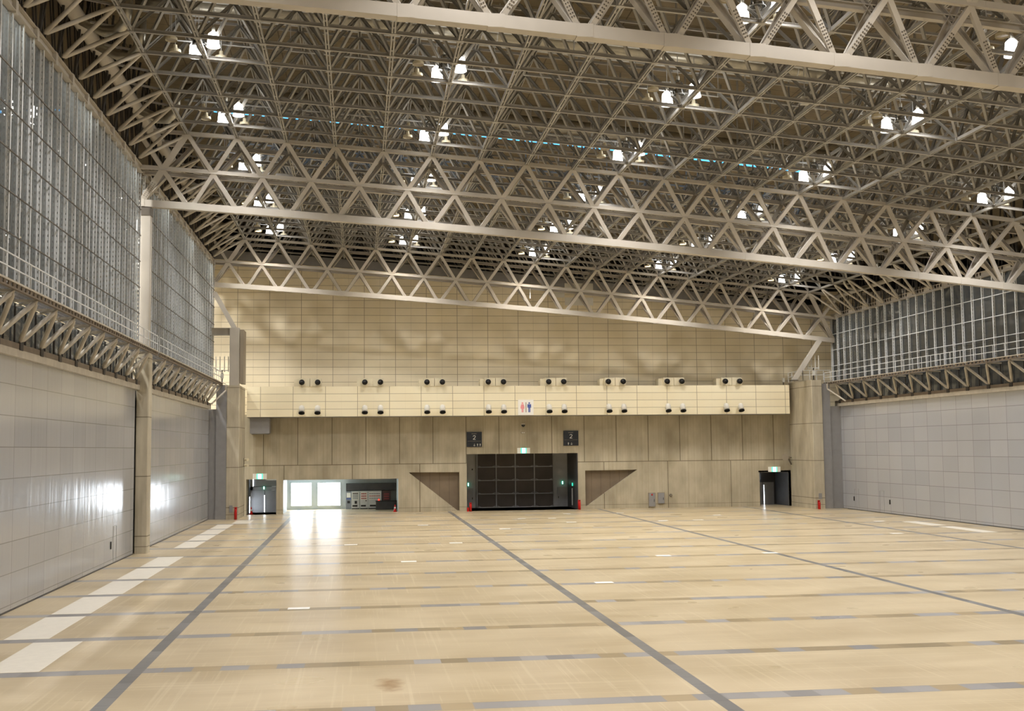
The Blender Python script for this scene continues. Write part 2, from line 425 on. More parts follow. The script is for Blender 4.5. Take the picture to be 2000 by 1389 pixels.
# ================================================================== columns
def column(x0, x1, y0, y1, h, label, grp='concrete columns carrying the trusses'):
    r = empty('column', ((x0+x1)/2, (y0+y1)/2, 0), label, 'column', grp)
    cx, cyy = r.location.x, r.location.y
    m = MB(); b = .05
    a, c, d, e = x0-cx, x1-cx, y0-cyy, y1-cyy
    pts = [(a+b, d), (c-b, d), (c, d+b), (c, e-b), (c-b, e), (a+b, e), (a, e-b), (a, d+b)]
    m.poly([(p, q, 0) for p, q in pts], (0, 0, 1), h); obj('shaft', m, 'column', r)
    return r
for Y, nm in ((TY[1], 'middle'), (TY[0], 'near')):
    for X0, X1, sd, zt in ((XL-.02, XL+.74, 'left', zb(XL)-.3), (XR-.74, XR+.02, 'right', zb(XR)-.3)):
        if nm == 'near' and sd == 'left': lab = 'concrete column at the left wall under the nearest truss'
        elif nm == 'near': lab = 'concrete column at the right wall under the nearest truss'
        elif sd == 'left': lab = 'tall concrete column breaking the left partition, pale steel upper shaft, under the middle truss'
        else: lab = 'concrete column at the right wall under the middle truss'
        if nm == 'near': continue
        r = column(X0, X1, Y-.35, Y+.75, 12.2, lab)
        b = MB().box(-.36, .30, -.45, .25, 12.2, zt-.5); obj('steel_shaft', b, 'steel', r)
        obj('capital', MB().box(-.38, .34, -.48, .3, zt-.5, zt), 'bolt', r)
L = column(-11.92, -10.8, 108.8, 114.2, 12.05, 'large square concrete corner pillar at the left end of the end wall')
box1('service_panel', 'grey_panel', L, -.25, .05, -2.73, -2.69, .62, 1.25)
R = column(43.48, 44.55, 109.45, 115.6, 12.45, 'large concrete corner pillar at the right end of the end wall')
box1('service_panel', 'grey_panel', R, -.12, .2, -3.10, -3.06, .95, 1.5)

# ================================================================== trusses
def truss(Y, label, xm=lambda x: x, bolts=False, HT=HT, dw=.25):
    root = empty('roof_truss', (xm(16.5), Y, zb(16.5)), label, 'roof truss', 'inverted triangular steel trusses across the hall')
    o = root.location; P = lambda x, y, z: Vector((xm(x), y, z)) - o
    def lv(x, t, s): return P(x, Y + s*1.52*t, zb(x) + HT*t)
    n = 20; X = [XL+3*i for i in range(n+1)]
    m = MB()
    for i in range(n): m.beam(P(X[i], Y, zb(X[i])), P(X[i+1]+.01, Y, zb(X[i+1])), .46, .44)
    m.cur = 1
    for i in range(n+1):        # stiffener plates under the diagonals
        m.box(*sorted((P(X[i]-.28, 0, 0).x, P(X[i]+.28, 0, 0).x)), -.24, .24, zb(X[i])-o.z-.225, zb(X[i])-o.z+.235)
    obj('bottom_chord', m, ['steel', 'steel'], root)
    for s, nm in ((-1, 'front'), (1, 'back')):
        for t, w in ((.5, .24), (1, .22)):
            m = MB(); a = XL if t == .5 else XL+1.0; b = XR if t == .5 else XR-1.0
            k = 24; q = [a+(b-a)*i/k for i in range(k+1)]
            for i in range(k):
                if s < 0: m.beam(lv(q[i], t, s), lv(q[i+1]+.01, t, s), .2, w)
                else: m.hbeam(lv(q[i], t, s), lv(q[i+1]+.01, t, s), .26, .26, (0, 0, 1), .035)
            obj('middle_chord' if t == .5 else 'top_chord', m, 'steel', root)
        nrm = Vector((0, s*HT, -1.52)).normalized()
        for i in range(n+1):
            for dxn in (-1, 1):
                j = i+dxn
                if j < 0 or j > n: continue
                end = (i == 0 and j == 1) or (i == n and j == n-1)
                p = lv(X[i], .04, s); p.x += (.24*dxn if not end else .12*dxn)*(1 if xm(1) > xm(0) else -1); q = lv(X[j], 1, s)
                w = .38 if end else dw
                m = MB()
                if s < 0: m.beam(p, q, w, .20, nrm)
                else: m.hbeam(p, q, .28, .26, (q-p).normalized().cross(nrm), .035)
                if bolts and s < 0 or end:
                    m.cur = 1; d = (q-p).normalized(); a = d.cross(nrm).normalized()
                    fn = -nrm if nrm.y > 0 else nrm
                    for u in range(9):
                        for v in (-1, 1):
                            c = p + d*(.35+.12*u) + a*v*w*.22 + fn*.105
                            m.beam(c-a*.025, c+a*.025, .05, .02, fn)
                obj('diagonal', m, ['steel', 'bolt'] if len(set(m.mi)) > 1 else 'steel', root)
    return root
truss(TY[0], 'nearest roof truss, crossing the top right with its thick pale bottom chord', bolts=True, HT=4.75, dw=.19)
truss(TY[1], 'middle roof truss, lattice of two triangle rows resting on the tall left column')
truss(TY[2], 'farthest roof truss, lattice hanging just in front of the end wall')
mir = lambda x: 2*XR - x
truss(TY[1], 'truss of the next hall seen faintly through the right glass, nearer one', xm=lambda x: 2*XR-x+.6)
truss(TY[2], 'truss of the next hall seen faintly through the right glass, beside the corner', xm=lambda x: 2*XR-x+.6)

ml = lambda x: 2*XL-x-.6
t = truss(TY[1], 'truss of the left neighbouring hall seen through the left glass, nearer one', xm=ml)
t = truss(TY[2], 'truss of the left neighbouring hall seen through the left glass, farther one', xm=ml)
# ================================================================== roof space frames
def space_frame(ya, ny, label, edges=True):
    root = empty('roof_space_frame', (16.5, ya + ny*S/2, zb(16.5)+HT), label, 'roof frame', 'steel space frames between the trusses')
    o = root.location; P = lambda x, y, h: Vector((x, y, zb(x)+h)) - o
    ys = [ya+S*j for j in range(ny+1)]; yu = [ya+S*(j+.5) for j in range(ny)]; xu = [x+1.5 for x in NX[:-1]]
    for x in NX:                                     # paired channels running down the hall
        m = MB()
        for d in (-.065, .065): m.beam(P(x, ys[0], HT)+Vector((d, 0, 0)), P(x, ys[-1], HT)+Vector((d, 0, 0)), .07, .16)
        for y in [ys[0]+S*(.25+.5*j) for j in range(2*ny)]: m.beam(P(x, y-.1, HT), P(x, y+.1, HT), .16, .12)
        obj('long_chord', m, 'steel_roof', root)
    for y in ys:
        m = MB()
        for i in range(18): m.hbeam(P(NX[i], y, HT), P(NX[i+1], y, HT), .14, .17, (0, 0, 1), .022)
        for xx, e in ((NX[0], -1), (NX[-1], 1)): m.beam(P(xx, y, HT), P(xx+e*1.8, y, HT+.2), .1, .1)
        for x in NX: m.beam(P(x, y, HT-.11), P(x, y, HT+.16), .3, .3, (1, 0, 0))
        obj('cross_chord', m, 'steel_roof', root)
    for x in xu:
        m = MB()
        for d in (-.07, .07): m.beam(P(x, ys[0], HUP)+Vector((d, 0, 0)), P(x, ys[-1], HUP)+Vector((d, 0, 0)), .05, .14)
        obj('upper_long_chord', m, 'steel_roof', root)
    for y in yu:
        m = MB()
        for i in range(17): m.beam(P(xu[i], y, HUP), P(xu[i+1], y, HUP), .1, .12)
        for x in xu: m.beam(P(x, y, HUP-.1), P(x, y, HUP+.1), .26, .26, (1, 0, 0)); m.beam(P(x, y, HUP), P(x, y, HDECK), .09, .09, (1, 0, 0))
        obj('upper_cross_chord', m, 'steel_roof', root)
    webs = []
    for x in xu:
        for y in yu:
            for dx in (-1.5, 1.5):
                for dy in (-S/2, S/2):
                    p, q = P(x+dx, y+dy, HT), P(x, y, HUP); c = (p+q)/2+o
                    rank = (Vector(c)-Vector((0, 0, EYE))).length + (0 if seen(c, 0) else 1000)
                    webs.append((rank, p, q))
    webs.sort(key=lambda w: w[0]); rest = MB()
    for k, (r, p, q) in enumerate(webs):
        if k < 96: obj('web_strut', MB().hbeam(p, q, .13, .15, (0, 0, 1), .022), 'steel_roof', root)
        else: rest.hbeam(p, q, .13, .15, (0, 0, 1), .022)
    tag(obj('web_struts_beyond', rest, 'steel_roof', root), kind='stuff')
    # inclined edge tubes down to the heads of the glass walls, and the eave struts above them
    for X, s, xe in ((XL+.32, 1, NX[0]), (XR-.32, -1, NX[-1])):
        far = ny if s > 0 else ny
        for j in range(ny):
            b = P(X, yu[j], 2.05+.1)
            for dy in (-S/2, S/2):
                t = P(xe, yu[j]+dy, HT); d = t-b
                m = MB(); m.tube([b+d*.02, b+d*.035, b+d*.05, b+d*.95, b+d*.965, b+d*.98], [.04, .05, .10, .10, .05, .04], 10)
                obj('edge_tube', m, 'tube', root, smooth=True)
        m = MB()
        for j in range(ny):
            b = P(X-s*.15, yu[j], 2.3)
            for u in (-.9, -.45, .45, .9): m.beam(b+Vector((0, u, 0)), P(X-s*.5, yu[j]+u*1.4, HDECK), .07, .07, (1, 0, 0))
            m.beam(b, P(X+s*.5, yu[j]+.75, HDECK-1), .11, .11, (1, 0, 0)); m.beam(b, P(X+s*.5, yu[j]-.75, HDECK-1), .11, .11, (1, 0, 0))
        obj('eave_struts', m, 'steel_dark', root)  # dark steel stands in for struts left unlit above the lamps
    return root
space_frame(TY[0]+1.52, 11, 'near bay of roof space frame between the nearest and middle trusses')
space_frame(TY[1]+1.52, 11, 'far bay of roof space frame between the middle and farthest trusses')
def infill(Y, label, top=True):
    root = empty('roof_space_frame', (16.5, Y, zb(16.5)+HT), label, 'roof frame', 'space frame strips above the trusses')
    o = root.location; P = lambda x, y, h: Vector((x, y, zb(x)+h)) - o
    xu = [x+1.5 for x in NX[:-1]]
    for d in (-1.52, 1.52):
        m = MB()
        for i in range(18):
            m.beam(P(NX[i], Y+d, HT+.1), P(xu[i], Y, HUP), .11, .11); m.beam(P(NX[i+1], Y+d, HT+.1), P(xu[i], Y, HUP), .11, .11)
        obj('web_row', m, 'steel_roof', root)
    m = MB()
    for i in range(17): m.beam(P(xu[i], Y, HUP), P(xu[i+1], Y, HUP), .1, .12)
    for x in xu: m.beam(P(x, Y-1.5, HUP), P(x, Y+1.5, HUP), .12, .12)
    obj('upper_chords', m, 'steel_roof', root)
    m = MB()
    for x in NX: m.beam(P(x, Y-1.4, HT), P(x, Y+1.4, HT), .14, .16)
    obj('lower_ties', m, 'steel_roof', root)
infill(TY[0], 'strip of space frame in the top of the nearest truss')
infill(TY[1], 'strip of space frame in the top of the middle truss')
infill(TY[2], 'strip of space frame in the top of the farthest truss')
# frame behind the last truss, running back over the end wall
root = empty('roof_space_frame', (16.5, 116, zb(16.5)+HT), 'shadowed roof framing behind the farthest truss above the end wall', 'roof frame')
o = root.location; P = lambda x, y, h: Vector((x, y, zb(x)+h)) - o
for x in NX:
    m = MB(); m.beam(P(x, TY[2]+1.5, HT), P(x, 124, HT), .13, .15); m.beam(P(x, 120, HT), P(x, 120, HDECK), .2, .2, (1, 0, 0)); obj('long_chord', m, 'steel_roof', root)
for k in range(4):
    m = MB(); y = TY[2]+1.52+S*(k+1); h = HT + (.9 if k == 3 else 0)
    for i in range(18): m.beam(P(NX[i], y, h), P(NX[i+1], y, h), .12, .14)
    obj('cross_chord', m, 'steel_roof', root)
m = MB()
for i in range(18):
    for k in range(3):
        y = TY[2]+1.52+S*(k+.5)
        for dx in (-1.5, 1.5):
            for dy in (-S/2, S/2): m.beam(P(NX[i]+1.5+dx, y+dy, HT), P(NX[i]+1.5, y, HUP), .1, .1)
tag(obj('web_struts', m, 'steel_roof', root), kind='stuff')

# ================================================================== glass walls above the catwalks
def perforated_post(h, w=.15):
    m = MB()
    for x in (-w/2+.025, w/2-.025): m.box(x-.025, x+.025, -.02, .02, 0, h)
    for x in (-w/2, w/2): m.box(x-.008, x+.008, -.055, .055, 0, h)
    for i in range(int(h/.26)): m.box(-w/2+.04, w/2-.04, -.016, .016, i*.26, i*.26+.15)
    return m
def glass_wall(name, X, s, y0, y1, rails, z0, zt, far):
    root = empty(name, (X, (y0+y1)/2, z0), kind='structure'); o = root.location
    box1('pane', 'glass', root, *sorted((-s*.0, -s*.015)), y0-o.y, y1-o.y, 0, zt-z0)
    first = None; n = int(round((y1-y0)/(S/2)))
    for i in range(n+1):
        y = y0 + (y1-y0)*i/n - o.y
        if first is None: first = obj('mullion', perforated_post(zt-z0), 'galv', root); first.location = (s*.085, y, 0)
        else: share(first, 'mullion', root, (s*.085, y, 0))
    for z in rails:
        m = MB(); m.beam((s*.19, y0-o.y, z-z0), (s*.19, y1-o.y, z-z0), .045, .045)
        obj('rail', m, 'bolt' if s > 0 else 'galv', root)  # left rails take darker steel to paint their shaded side
    m = MB(); m.hbeam((s*.1, y0-o.y, zt-z0+.1), (s*.1, y1-o.y, zt-z0+.1), .34, .44)
    y = y0+S/2
    while y < y1: m.box(-.1, .28, y-o.y-.16, y-o.y+.16, zt-z0-.2, zt-z0+.36); y += S
    obj('head_beam', m, 'steel', root)
zl, zr = zb(XL)+1.85, zb(XR)+2.25
YS = [TY[0]+1.0, TY[1]-.75, TY[1]+.65, 110.6]
lr = (14.55, 16.15, 17.75, 19.35, 20.95); rr = (13.9, 15.45, 17.0)
glass_wall('window_1', XL, 1, YS[0], YS[1], lr, 12.2, zl, 0)
glass_wall('window_2', XL, 1, YS[2], YS[3], lr, 12.2, zl, 1)
glass_wall('window_3', XR, -1, YS[2], YS[3]+.6, rr, 12.2, zr, 1)
glass_wall('window_4', XR, -1, YS[0], YS[1], rr, 12.2, zr, 0)
# gable strips between the glass heads and the deck
for side, X, s, zz in (('left', XL, 1, zl),):
    z1 = zb(X)+HDECK
    struct('wall_'+side+'_eave', MB().box(*sorted((X-s*.75, X-s*.9)), -14, 130, zz+.3, z1), 'deck')

# ================================================================== catwalks on brackets
def catwalk(X, s, y0, y1, label, yb):
    root = empty('catwalk', (X, (y0+y1)/2, 9.9), label, 'catwalk', 'catwalks along the side walls'); o = root.location
    Q = lambda dx, y, z: Vector((s*dx, y-o.y, z-o.z))
    m = MB()                                           # open grating
    for dx in (.02, .3, .6, .9, 1.14): m.beam(Q(dx, y0, 12.13), Q(dx, y1, 12.13), .03, .06)
    for i in range(int((y1-y0)/.3)): m.beam(Q(0, y0+.3*i, 12.14), Q(1.16, y0+.3*i, 12.14), .05, .03)
    obj('walkway', m, 'grey_panel', root)
    m = MB()                                           # castellated edge beam
    m.beam(Q(1.22, y0, 12.02), Q(1.22, y1, 12.02), .12, .06); m.cur = 1; m.beam(Q(1.22, y0, 12.25), Q(1.22, y1, 12.25), .12, .07); m.cur = 0
    y = y0
    while y < y1: m.beam(Q(1.22, y, 12.13), Q(1.22, y+.3, 12.13), .05, .18); y += .55
    obj('edge_beam', m, ['brown_steel', 'tube'], root)
    m = MB()
    for z in (12.72, 13.2): m.beam(Q(1.22, y0, z), Q(1.22, y1, z), .045, .045)
    k = int((y1-y0)/1.52)
    for i in range(k+1):
        y = y0+(y1-y0)*i/k; m.beam(Q(1.22, y, 12.25), Q(1.22, y, 13.2), .04, .04, (1, 0, 0))
    obj('handrail', m, 'galv', root)
    m = MB(); m.cur = 1; m.beam(Q(.05, y0, 10.32), Q(.05, y1, 10.32), .3, .24)
    m.cur = 0; m.beam(Q(.08, y0, 10.05), Q(.08, y1, 10.05), .26, .3)
    m.cur = 2; yy = yb
    while yy < y1:
        if yy > y0: m.box(*sorted((s*-.12, s*.24)), yy-o.y-.22, yy-o.y+.22, .28, .58)
        yy += S
    obj('partition_beam', m, ['tube', 'brown_steel', 'steel_dark'], root)
    yy = y0; gb = None
    while yy < y1:
        if gb is None: gb = obj('glazing_bar', MB().beam((0, 0, 0), (0, 0, 1.7), .05, .07, (1, 0, 0)), 'steel_dark', root); gb.location = Q(-.12, yy, 10.4)
        else: share(gb, 'glazing_bar', root, Q(-.12, yy, 10.4))
        yy += S/2
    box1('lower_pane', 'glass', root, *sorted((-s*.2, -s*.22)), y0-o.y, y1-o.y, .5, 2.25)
    yy = yb
    while yy < y1+.1:
        if yy > y0-.1:
            b = Q(.12, yy, 10.45)
            for d in (-S/2, S/2):
                if not (y0-.1 < yy+d < y1+.1): continue
                t = Q(1.18, yy+d, 12.0); v = t-b; mm = MB()
                mm.tube([b+v*.02, b+v*.08, b+v*.11, b+v*.89, b+v*.92, b+v*.99], [.04, .05, .10, .10, .05, .04], 10)
                obj('bracket_tube', mm, 'tube', root, smooth=True)
            t = yy+S/2
            if t < y1: mm = MB(); mm.beam(Q(1.15, t, 11.98), Q(0, t, 11.98), .1, .1); mm.beam(Q(1.15, t, 11.98), Q(0, t+S/2, 11.98), .07, .07); obj('cross_tie', mm, 'tube', root)
        yy += S
    return root
yb0 = TY[1]-S*11.5
catwalk(XL, 1, YS[0]-1, YS[1]+.4, 'left catwalk on tube brackets, near side of the tall left column', yb0)
catwalk(XL, 1, YS[2]-.3, 108.75, 'left catwalk on tube brackets, between the tall column and the far corner', yb0+12*S)
catwalk(XR, -1, YS[2]-.3, 110.6, 'right catwalk on tube brackets, running to the far right corner', yb0+12*S)
catwalk(XR, -1, YS[0]-1, YS[1]+.4, 'right catwalk on tube brackets, near half beyond the right edge', yb0)
# catwalks of the next halls, glimpsed through the panes below the walkways
for X, s, lab in ((XL-1, -1, 'catwalk of the next hall glimpsed through the panes below the left walkway'), (XR+1, 1, 'catwalk of the next hall glimpsed through the panes below the right walkway')):
    root = empty('catwalk', (X, 75, 9.9), lab, 'catwalk'); o = root.location
    m = MB(); m.beam((s*1, -36, 2.2), (s*1, 33, 2.2), .3, .3); m.beam((s*.2, -36, .2), (s*.2, 33, .2), .3, .5); obj('edge_beam', m, 'tube', root)
    m = MB(); y = -34.5
    while y < 31:
        for d in (-S/2, S/2): m.beam((s*.2, y, .5), (s*1, y+d, 2.1), .2, .2)
        y += S
    tag(obj('bracket_tubes', m, 'tube', root), kind='stuff')
for X, s, y, lab in ((XL, 1, 108.4, 'short pale tube brace from the left corner pillar to the catwalk beam'), (XR, -1, 109.0, 'short pale tube brace from the right corner pillar to the catwalk beam')):
    r = empty('tube_brace', (X, y, 10.3), lab, 'brace')
    obj('tube', MB().tube([(s*.5, -1.7, 0), (s*1.5, .2, 1.25), (s*1.5, .2, 1.75)], .08, 8), 'tube', r)

# ================================================================== bulkhead with air nozzles
bx0, bx1, by, bz0, bz1 = -10.62, 42.95, 114.0, 9.3, 12.2
r = empty('bulkhead', (16.5, by, bz0), 'long cream tiled bulkhead spanning the end wall below the black nozzles', 'bulkhead')
obj('casing', MB().box(bx0-16.5, bx1-16.5, 0, 1.95, 0, bz1-bz0), 'clad_bright', r)
obj('soffit', MB().box(bx0-16.5+.03, bx1-16.5-.03, .03, 1.94, -.03, 0), 'grey_panel', r)
ordn = ['first', 'second', 'third', 'fourth', 'fifth', 'sixth', 'seventh', 'eighth']
def ring(m, c, d, r0, r1, depth, n=20):
    pass
def nozzle_mesh():
    b = MB(); b.tube([(0, 0, 0), (0, -.34, -.04), (0, -.36, -.04), (0, -.36, -.04), (0, -.22, -.03)], [.235, .255, .265, .225, .19], 20, cap=False)
    return b
unit = None; low = None
for k in range(8):
    cx = -4.72 + 5.955*k
    lab = f'air jet box with two black nozzles on the bulkhead top, {ordn[k]} from left'
    if unit is None:
        unit = empty('air_jet_box', (cx, 113.95, bz1), lab, 'air nozzle', 'air jet boxes along the bulkhead top')
        obj('casing', MB().box(-1.06, -.02, 0, 1.5, 0, .78).box(.02, 1.06, 0, 1.5, 0, .78), 'cream', unit)
        obj('side_duct', MB().box(-1.5, -1.06, .3, 1.5, 0, .7), 'cream', unit)
        for dx in (-.745, .745):
            n = obj('nozzle', nozzle_mesh(), 'black', unit, smooth=True); n.location = (dx, 0, .42)
            t = obj('throat', MB().tube([(0, -.24, -.03), (0, -.22, -.03)], .2, 20), 'black', n)
        o = unit
    else:
        o = copy_tree(unit); o.location = (cx, 113.95, bz1); o['label'] = lab
    for i, dx in enumerate((-.745, .745)):
        lab = f'white downward air nozzle on the bulkhead face, {"left" if i == 0 else "right"} of the {ordn[k]} pair from left'
        if low is None:
            low = empty('air_nozzle', (0, 0, 0), lab, 'air nozzle', 'white air nozzles on the bulkhead face')
            ax = Vector((0, -.46, -.89)).normalized(); p0 = Vector((0, .02, .46))
            b = MB(); b.tube([p0, p0+ax*.03, p0+ax*.08, p0+ax*.16, p0+ax*.28, p0+ax*.74], [.06, .14, .20, .245, .265, .28], 20); obj('hood', b, 'white', low, smooth=True)
            b = MB(); b.tube([p0+ax*.74, p0+ax*.84, p0+ax*.84, p0+ax*.7], [.282, .29, .24, .2], 20, cap=True); obj('mouth', b, 'black', low, smooth=True)
            b = MB(); b.tube([(0, .305, .12), (0, -.05, .10)], .17, 16); obj('collar', b, 'white', low, smooth=True)
            q = low
        else: q = copy_tree(low)
        q.location = (cx+dx, by-.31, 9.9); q['label'] = lab

# ================================================================== signs
def man(m, x, z, h, y0, y1, skirt=False):
    r = h*.085
    def disc(cx, cz, rad):
        m.poly([(cx+rad*math.cos(a*math.pi/8), y0, cz+rad*math.sin(a*math.pi/8)) for a in range(16)], (0, 1, 0), y1-y0)
    disc(x, z+h-r, r)
    B = lambda a, b, c, d: m.poly([(x+p*h, y0, z+q*h) for p, q in ((a[0], a[1]), (b[0], b[1]), (c[0], c[1]), (d[0], d[1]))], (0, 1, 0), y1-y0)
    if skirt:
        m.poly([(x+p*h, y0, z+q*h) for p, q in ((-.12, .80), (.12, .80), (.20, .5), (.17, .34), (-.17, .34), (-.20, .5))], (0, 1, 0), y1-y0)
        B((-.09, .34), (-.01, .34), (-.01, 0), (-.09, 0)); B((.01, .34), (.09, .34), (.09, 0), (.01, 0))
    else:
        B((-.16, .80), (.16, .80), (.10, .42), (-.10, .42)); B((-.19, .80), (-.125, .80), (-.125, .45), (-.19, .45)); B((.125, .80), (.19, .80), (.19, .45), (.125, .45))
        B((-.10, .42), (-.015, .42), (-.015, 0), (-.10, 0)); B((.015, .42), (.10, .42), (.10, 0), (.015, 0))
r = empty('restroom_sign', (16.1, 113.97, 9.34), 'square white restroom sign with pink and blue figures, on the cream bulkhead', 'sign')
box1('board', 'sign_white', r, -.76, .76, -.06, 0, 0, 1.5)
m = MB(); man(m, -.33, .27, .98, -.075, -.06, True); obj('figure', m, 'pink', r)['label'] = 'pink figure'
m = MB(); man(m, .34, .27, .98, -.075, -.06); obj('figure', m, 'blue', r)['label'] = 'blue figure'
box1('divider', 'taupe', r, -.02, .05, -.072, -.06, .27, 1.25)
def hall_sign(x0, z0, label, flip):
    r = empty('hall_sign', (x0+.75, YB-.12, z0), label, 'sign', 'navy hall number signs')
    m = MB(); m.box(-.75, .75, 0, .12, 0, 1.48); obj('board', m, 'sign_navy', r)
    m = MB(); c = Vector((0, -.01, .92)); pts = [(-.115, .10), (-.10, .155), (-.05, .195), (.01, .2), (.075, .18), (.11, .13), (.105, .07), (.06, .0), (-.12, -.17), (.125, -.17)]
    for a, b in zip(pts, pts[1:]): m.beam(c+Vector((a[0], 0, a[1])), c+Vector((b[0], 0, b[1])), .055, .012, (0, 1, 0))
    obj('numeral', m, 'sign_text', r)
    m = MB()
    for i, w in enumerate((.1, .08, .09, .1, .07)): m.box(-.26+i*.105, -.26+i*.105+w*.8, -.012, 0, 1.27, 1.33)
    obj('small_lettering', m, 'taupe', r)
    box1('rule', 'taupe', r, -.66, .66, -.01, 0, .565, .585)
    m = MB()
    ax = 0.0 if not flip else .05
    m.beam((ax, -.008, .32), (ax, -.008, .10), .03, .01, (0, 1, 0)); m.beam((ax-.09, -.008, .18), (ax, -.008, .09), .03, .01, (0, 1, 0)); m.beam((ax+.09, -.008, .18), (ax, -.008, .09), .03, .01, (0, 1, 0))
    obj('arrow', m, 'sign_text', r)
    for fx in ((.32, .58) if not flip else (-.27,)):
        m = MB(); man(m, fx, .07, .27, -.012, 0); obj('pictogram', m, 'sign_text', r)
hall_sign(10.46, 6.28, 'navy hall sign with a white 2, above the left corner of the gate', False)
hall_sign(20.14, 6.32, 'navy hall sign with a white 2, above the right corner of the gate', True)
def exit_sign(x0, x1, z0, z1, y, label, kind='plate'):
    r = empty('exit_sign', ((x0+x1)/2, y, z0), label, 'exit sign', 'lit green exit signs'); w = (x1-x0)/2; h = z1-z0
    if kind == 'plate': box1('plate', 'sign_white', r, -w, w, -.08, 0, 0, h)
    g = min(w*.42, h*.55)
    box1('light_box', 'green', r, -g, g, -.12, -.08 if kind == 'plate' else 0, h*.02, h*.98)
    m = MB(); m.box(-g*.62, g*.62, -.13, -.12, h*.08, h*.92); obj('pictogram', m, 'exit_white', r)
exit_sign(-10.18, -8.87, 3.39, 3.92, YB, 'lit exit sign on a pale plate above the left doorway')
exit_sign(15.48, 16.76, 5.6, 6.15, YB, 'lit exit sign on a pale plate above the big shutter gate')
exit_sign(41.22, 42.51, 3.45, 3.98, YB, 'lit exit sign on a pale plate above the right doorway')
exit_sign(-9.57, -9.25, 2.3, 2.58, 119.6, 'small lit exit sign over the double doors inside the left doorway', 'box')
exit_sign(10.95, 11.25, 2.28, 2.6, 121.6, 'small lit exit sign at the left of the shutter', 'box')
exit_sign(20.8, 21.1, 2.34, 2.66, 121.6, 'small lit exit sign over the grey door right of the shutter', 'box')

# ================================================================== gate, doors, lobby
r = empty('door_1', (15.2, 121.4, 0), kind='structure')
obj('shutter', MB().box(-3.1, 4.85, .1, .2, 0, 5.58), 'shutter', r)
gx0, gx1 = -3.2, 4.78; m = MB()
for i in range(5): x = gx0+(gx1-gx0)*i/4; m.box(x-.05, x+.05, 0, .12, 0, 5.58)
obj('shutter_posts', m, 'grey_door', r)
m = MB()
for i in range(5):
    z = .06 + 1.38*i
    if z > 5.5: break
    m.box(gx0, gx1, 0, .12, z-.045, z+.045)
    for j in range(4):
        a = gx0+(gx1-gx0)*j/4; b = gx0+(gx1-gx0)*(j+1)/4
        m.beam((a+.1, .02, z+.14), (a+.45, .02, z+.02), .04, .04); m.beam((b-.1, .02, z+.14), (b-.45, .02, z+.02), .04, .04)
obj('shutter_rails', m, 'grey_door', r)
struct('wall_back_gate', MB().box(10.4, 11.9, 121.7, 121.9, 0, 5.7).box(20.05, 21.7, 121.7, 121.9, 0, 5.7).box(10.4, 21.7, 122, 122.2, 0, 5.7), 'door_brightened')
r = empty('door_2', (20.95, 121.68, 0), kind='structure')
box1('leaf', 'grey_door', r, -.55, .55, -.05, 0, .02, 2.05); box1('door_handle', 'black', r, -.46, -.4, -.12, -.05, .9, 1.1)
r = empty('door_3', (11.3, 121.68, 0), kind='structure')
box1('leaf', 'grey_door', r, -.4, .32, -.05, 0, .02, 2.05); box1('door_handle', 'black', r, .2, .26, -.12, -.05, .9, 1.1)
box1('wall_switch', 'black', r, .18, .3, -.06, 0, 3.9, 4.05)
# right reveal of the gate: dark recess lining with a fire door
struct('wall_gate_reveal', MB().box(21.50, 21.57, YB+.05, 121.7, 0, 5.56), 'dark_grey')
r = empty('door_4', (21.45, 119.4, 0), kind='structure')
box1('leaf', 'dark_grey', r, 0, .05, -1.1, 1.1, .02, 2.1); box1('push_bar', 'galv', r, -.08, 0, -.9, -.8, .3, 2.0)
exit_r = empty('exit_sign', (21.45, 118.4, 2.25), 'dim green exit sign on the dark reveal right of the gate', 'exit sign', 'lit green exit signs')
box1('light_box', 'green', exit_r, -.06, 0, -.12, .12, 0, .3)
# left doorway with a pair of doors
struct('wall_left_doorway', MB().box(-10.8, -10.5, 119.75, 119.95, 0, 3.4).box(-8.25, -7.9, 119.75, 119.95, 0, 3.4).box(-10.8, -7.9, 119.75, 119.95, 2.22, 2.56), 'door_brightened')
r = empty('door_5', (-9.37, 119.8, 0), kind='structure')
for a, b in ((-1.13, -.04), (.04, 1.12)): box1('leaf', 'door_brightened', r, a, b, 0, .06, .02, 2.2)
box1('transom_panel', 'door_brightened', r, -1.13, 1.12, 0, .06, 2.6, 3.4)
box1('daylight_gap', 'day', r, -.022, .022, .08, .1, .05, 1.7); box1('side_light', 'day', r, -1.16, -1.10, -.04, -.02, 2.6, 3.3)
box1('side_fill_pane', 'day', r, -1.36, -1.34, -1.0, -.72, .05, 1.6)  # glowing pane added on the recess side to light the dim doors
struct('wall_doorway_dark', MB().box(-10.78, -10.74, 118.0, 119.7, 0, 3.36), 'dark_grey')
# right doorway
struct('wall_right_doorway', MB().box(40.2, 44.6, 120, 120.2, 0, 3.6).box(43.36, 43.6, YB, 120, 0, 3.6).box(40.2, 43.4, YB, 120, 3.44, 3.6), 'dark_grey')
r = empty('door_6', (42.0, 119.95, 0), kind='structure')
for a, b in ((-1.2, -.03), (.03, 1.2)): box1('leaf', 'grey_door', r, a, b, 0, .05, .02, 2.3)
box1('daylight_gap', 'day', r, .1, .13, -.02, -.01, .05, 2.0)
box1('side_light', 'day', r, -.45, -.38, -.03, -.01, 2.55, 3.25); box1('glass_edge', 'day', r, -.95, -.4, -.03, -.01, 2.5, 2.55)
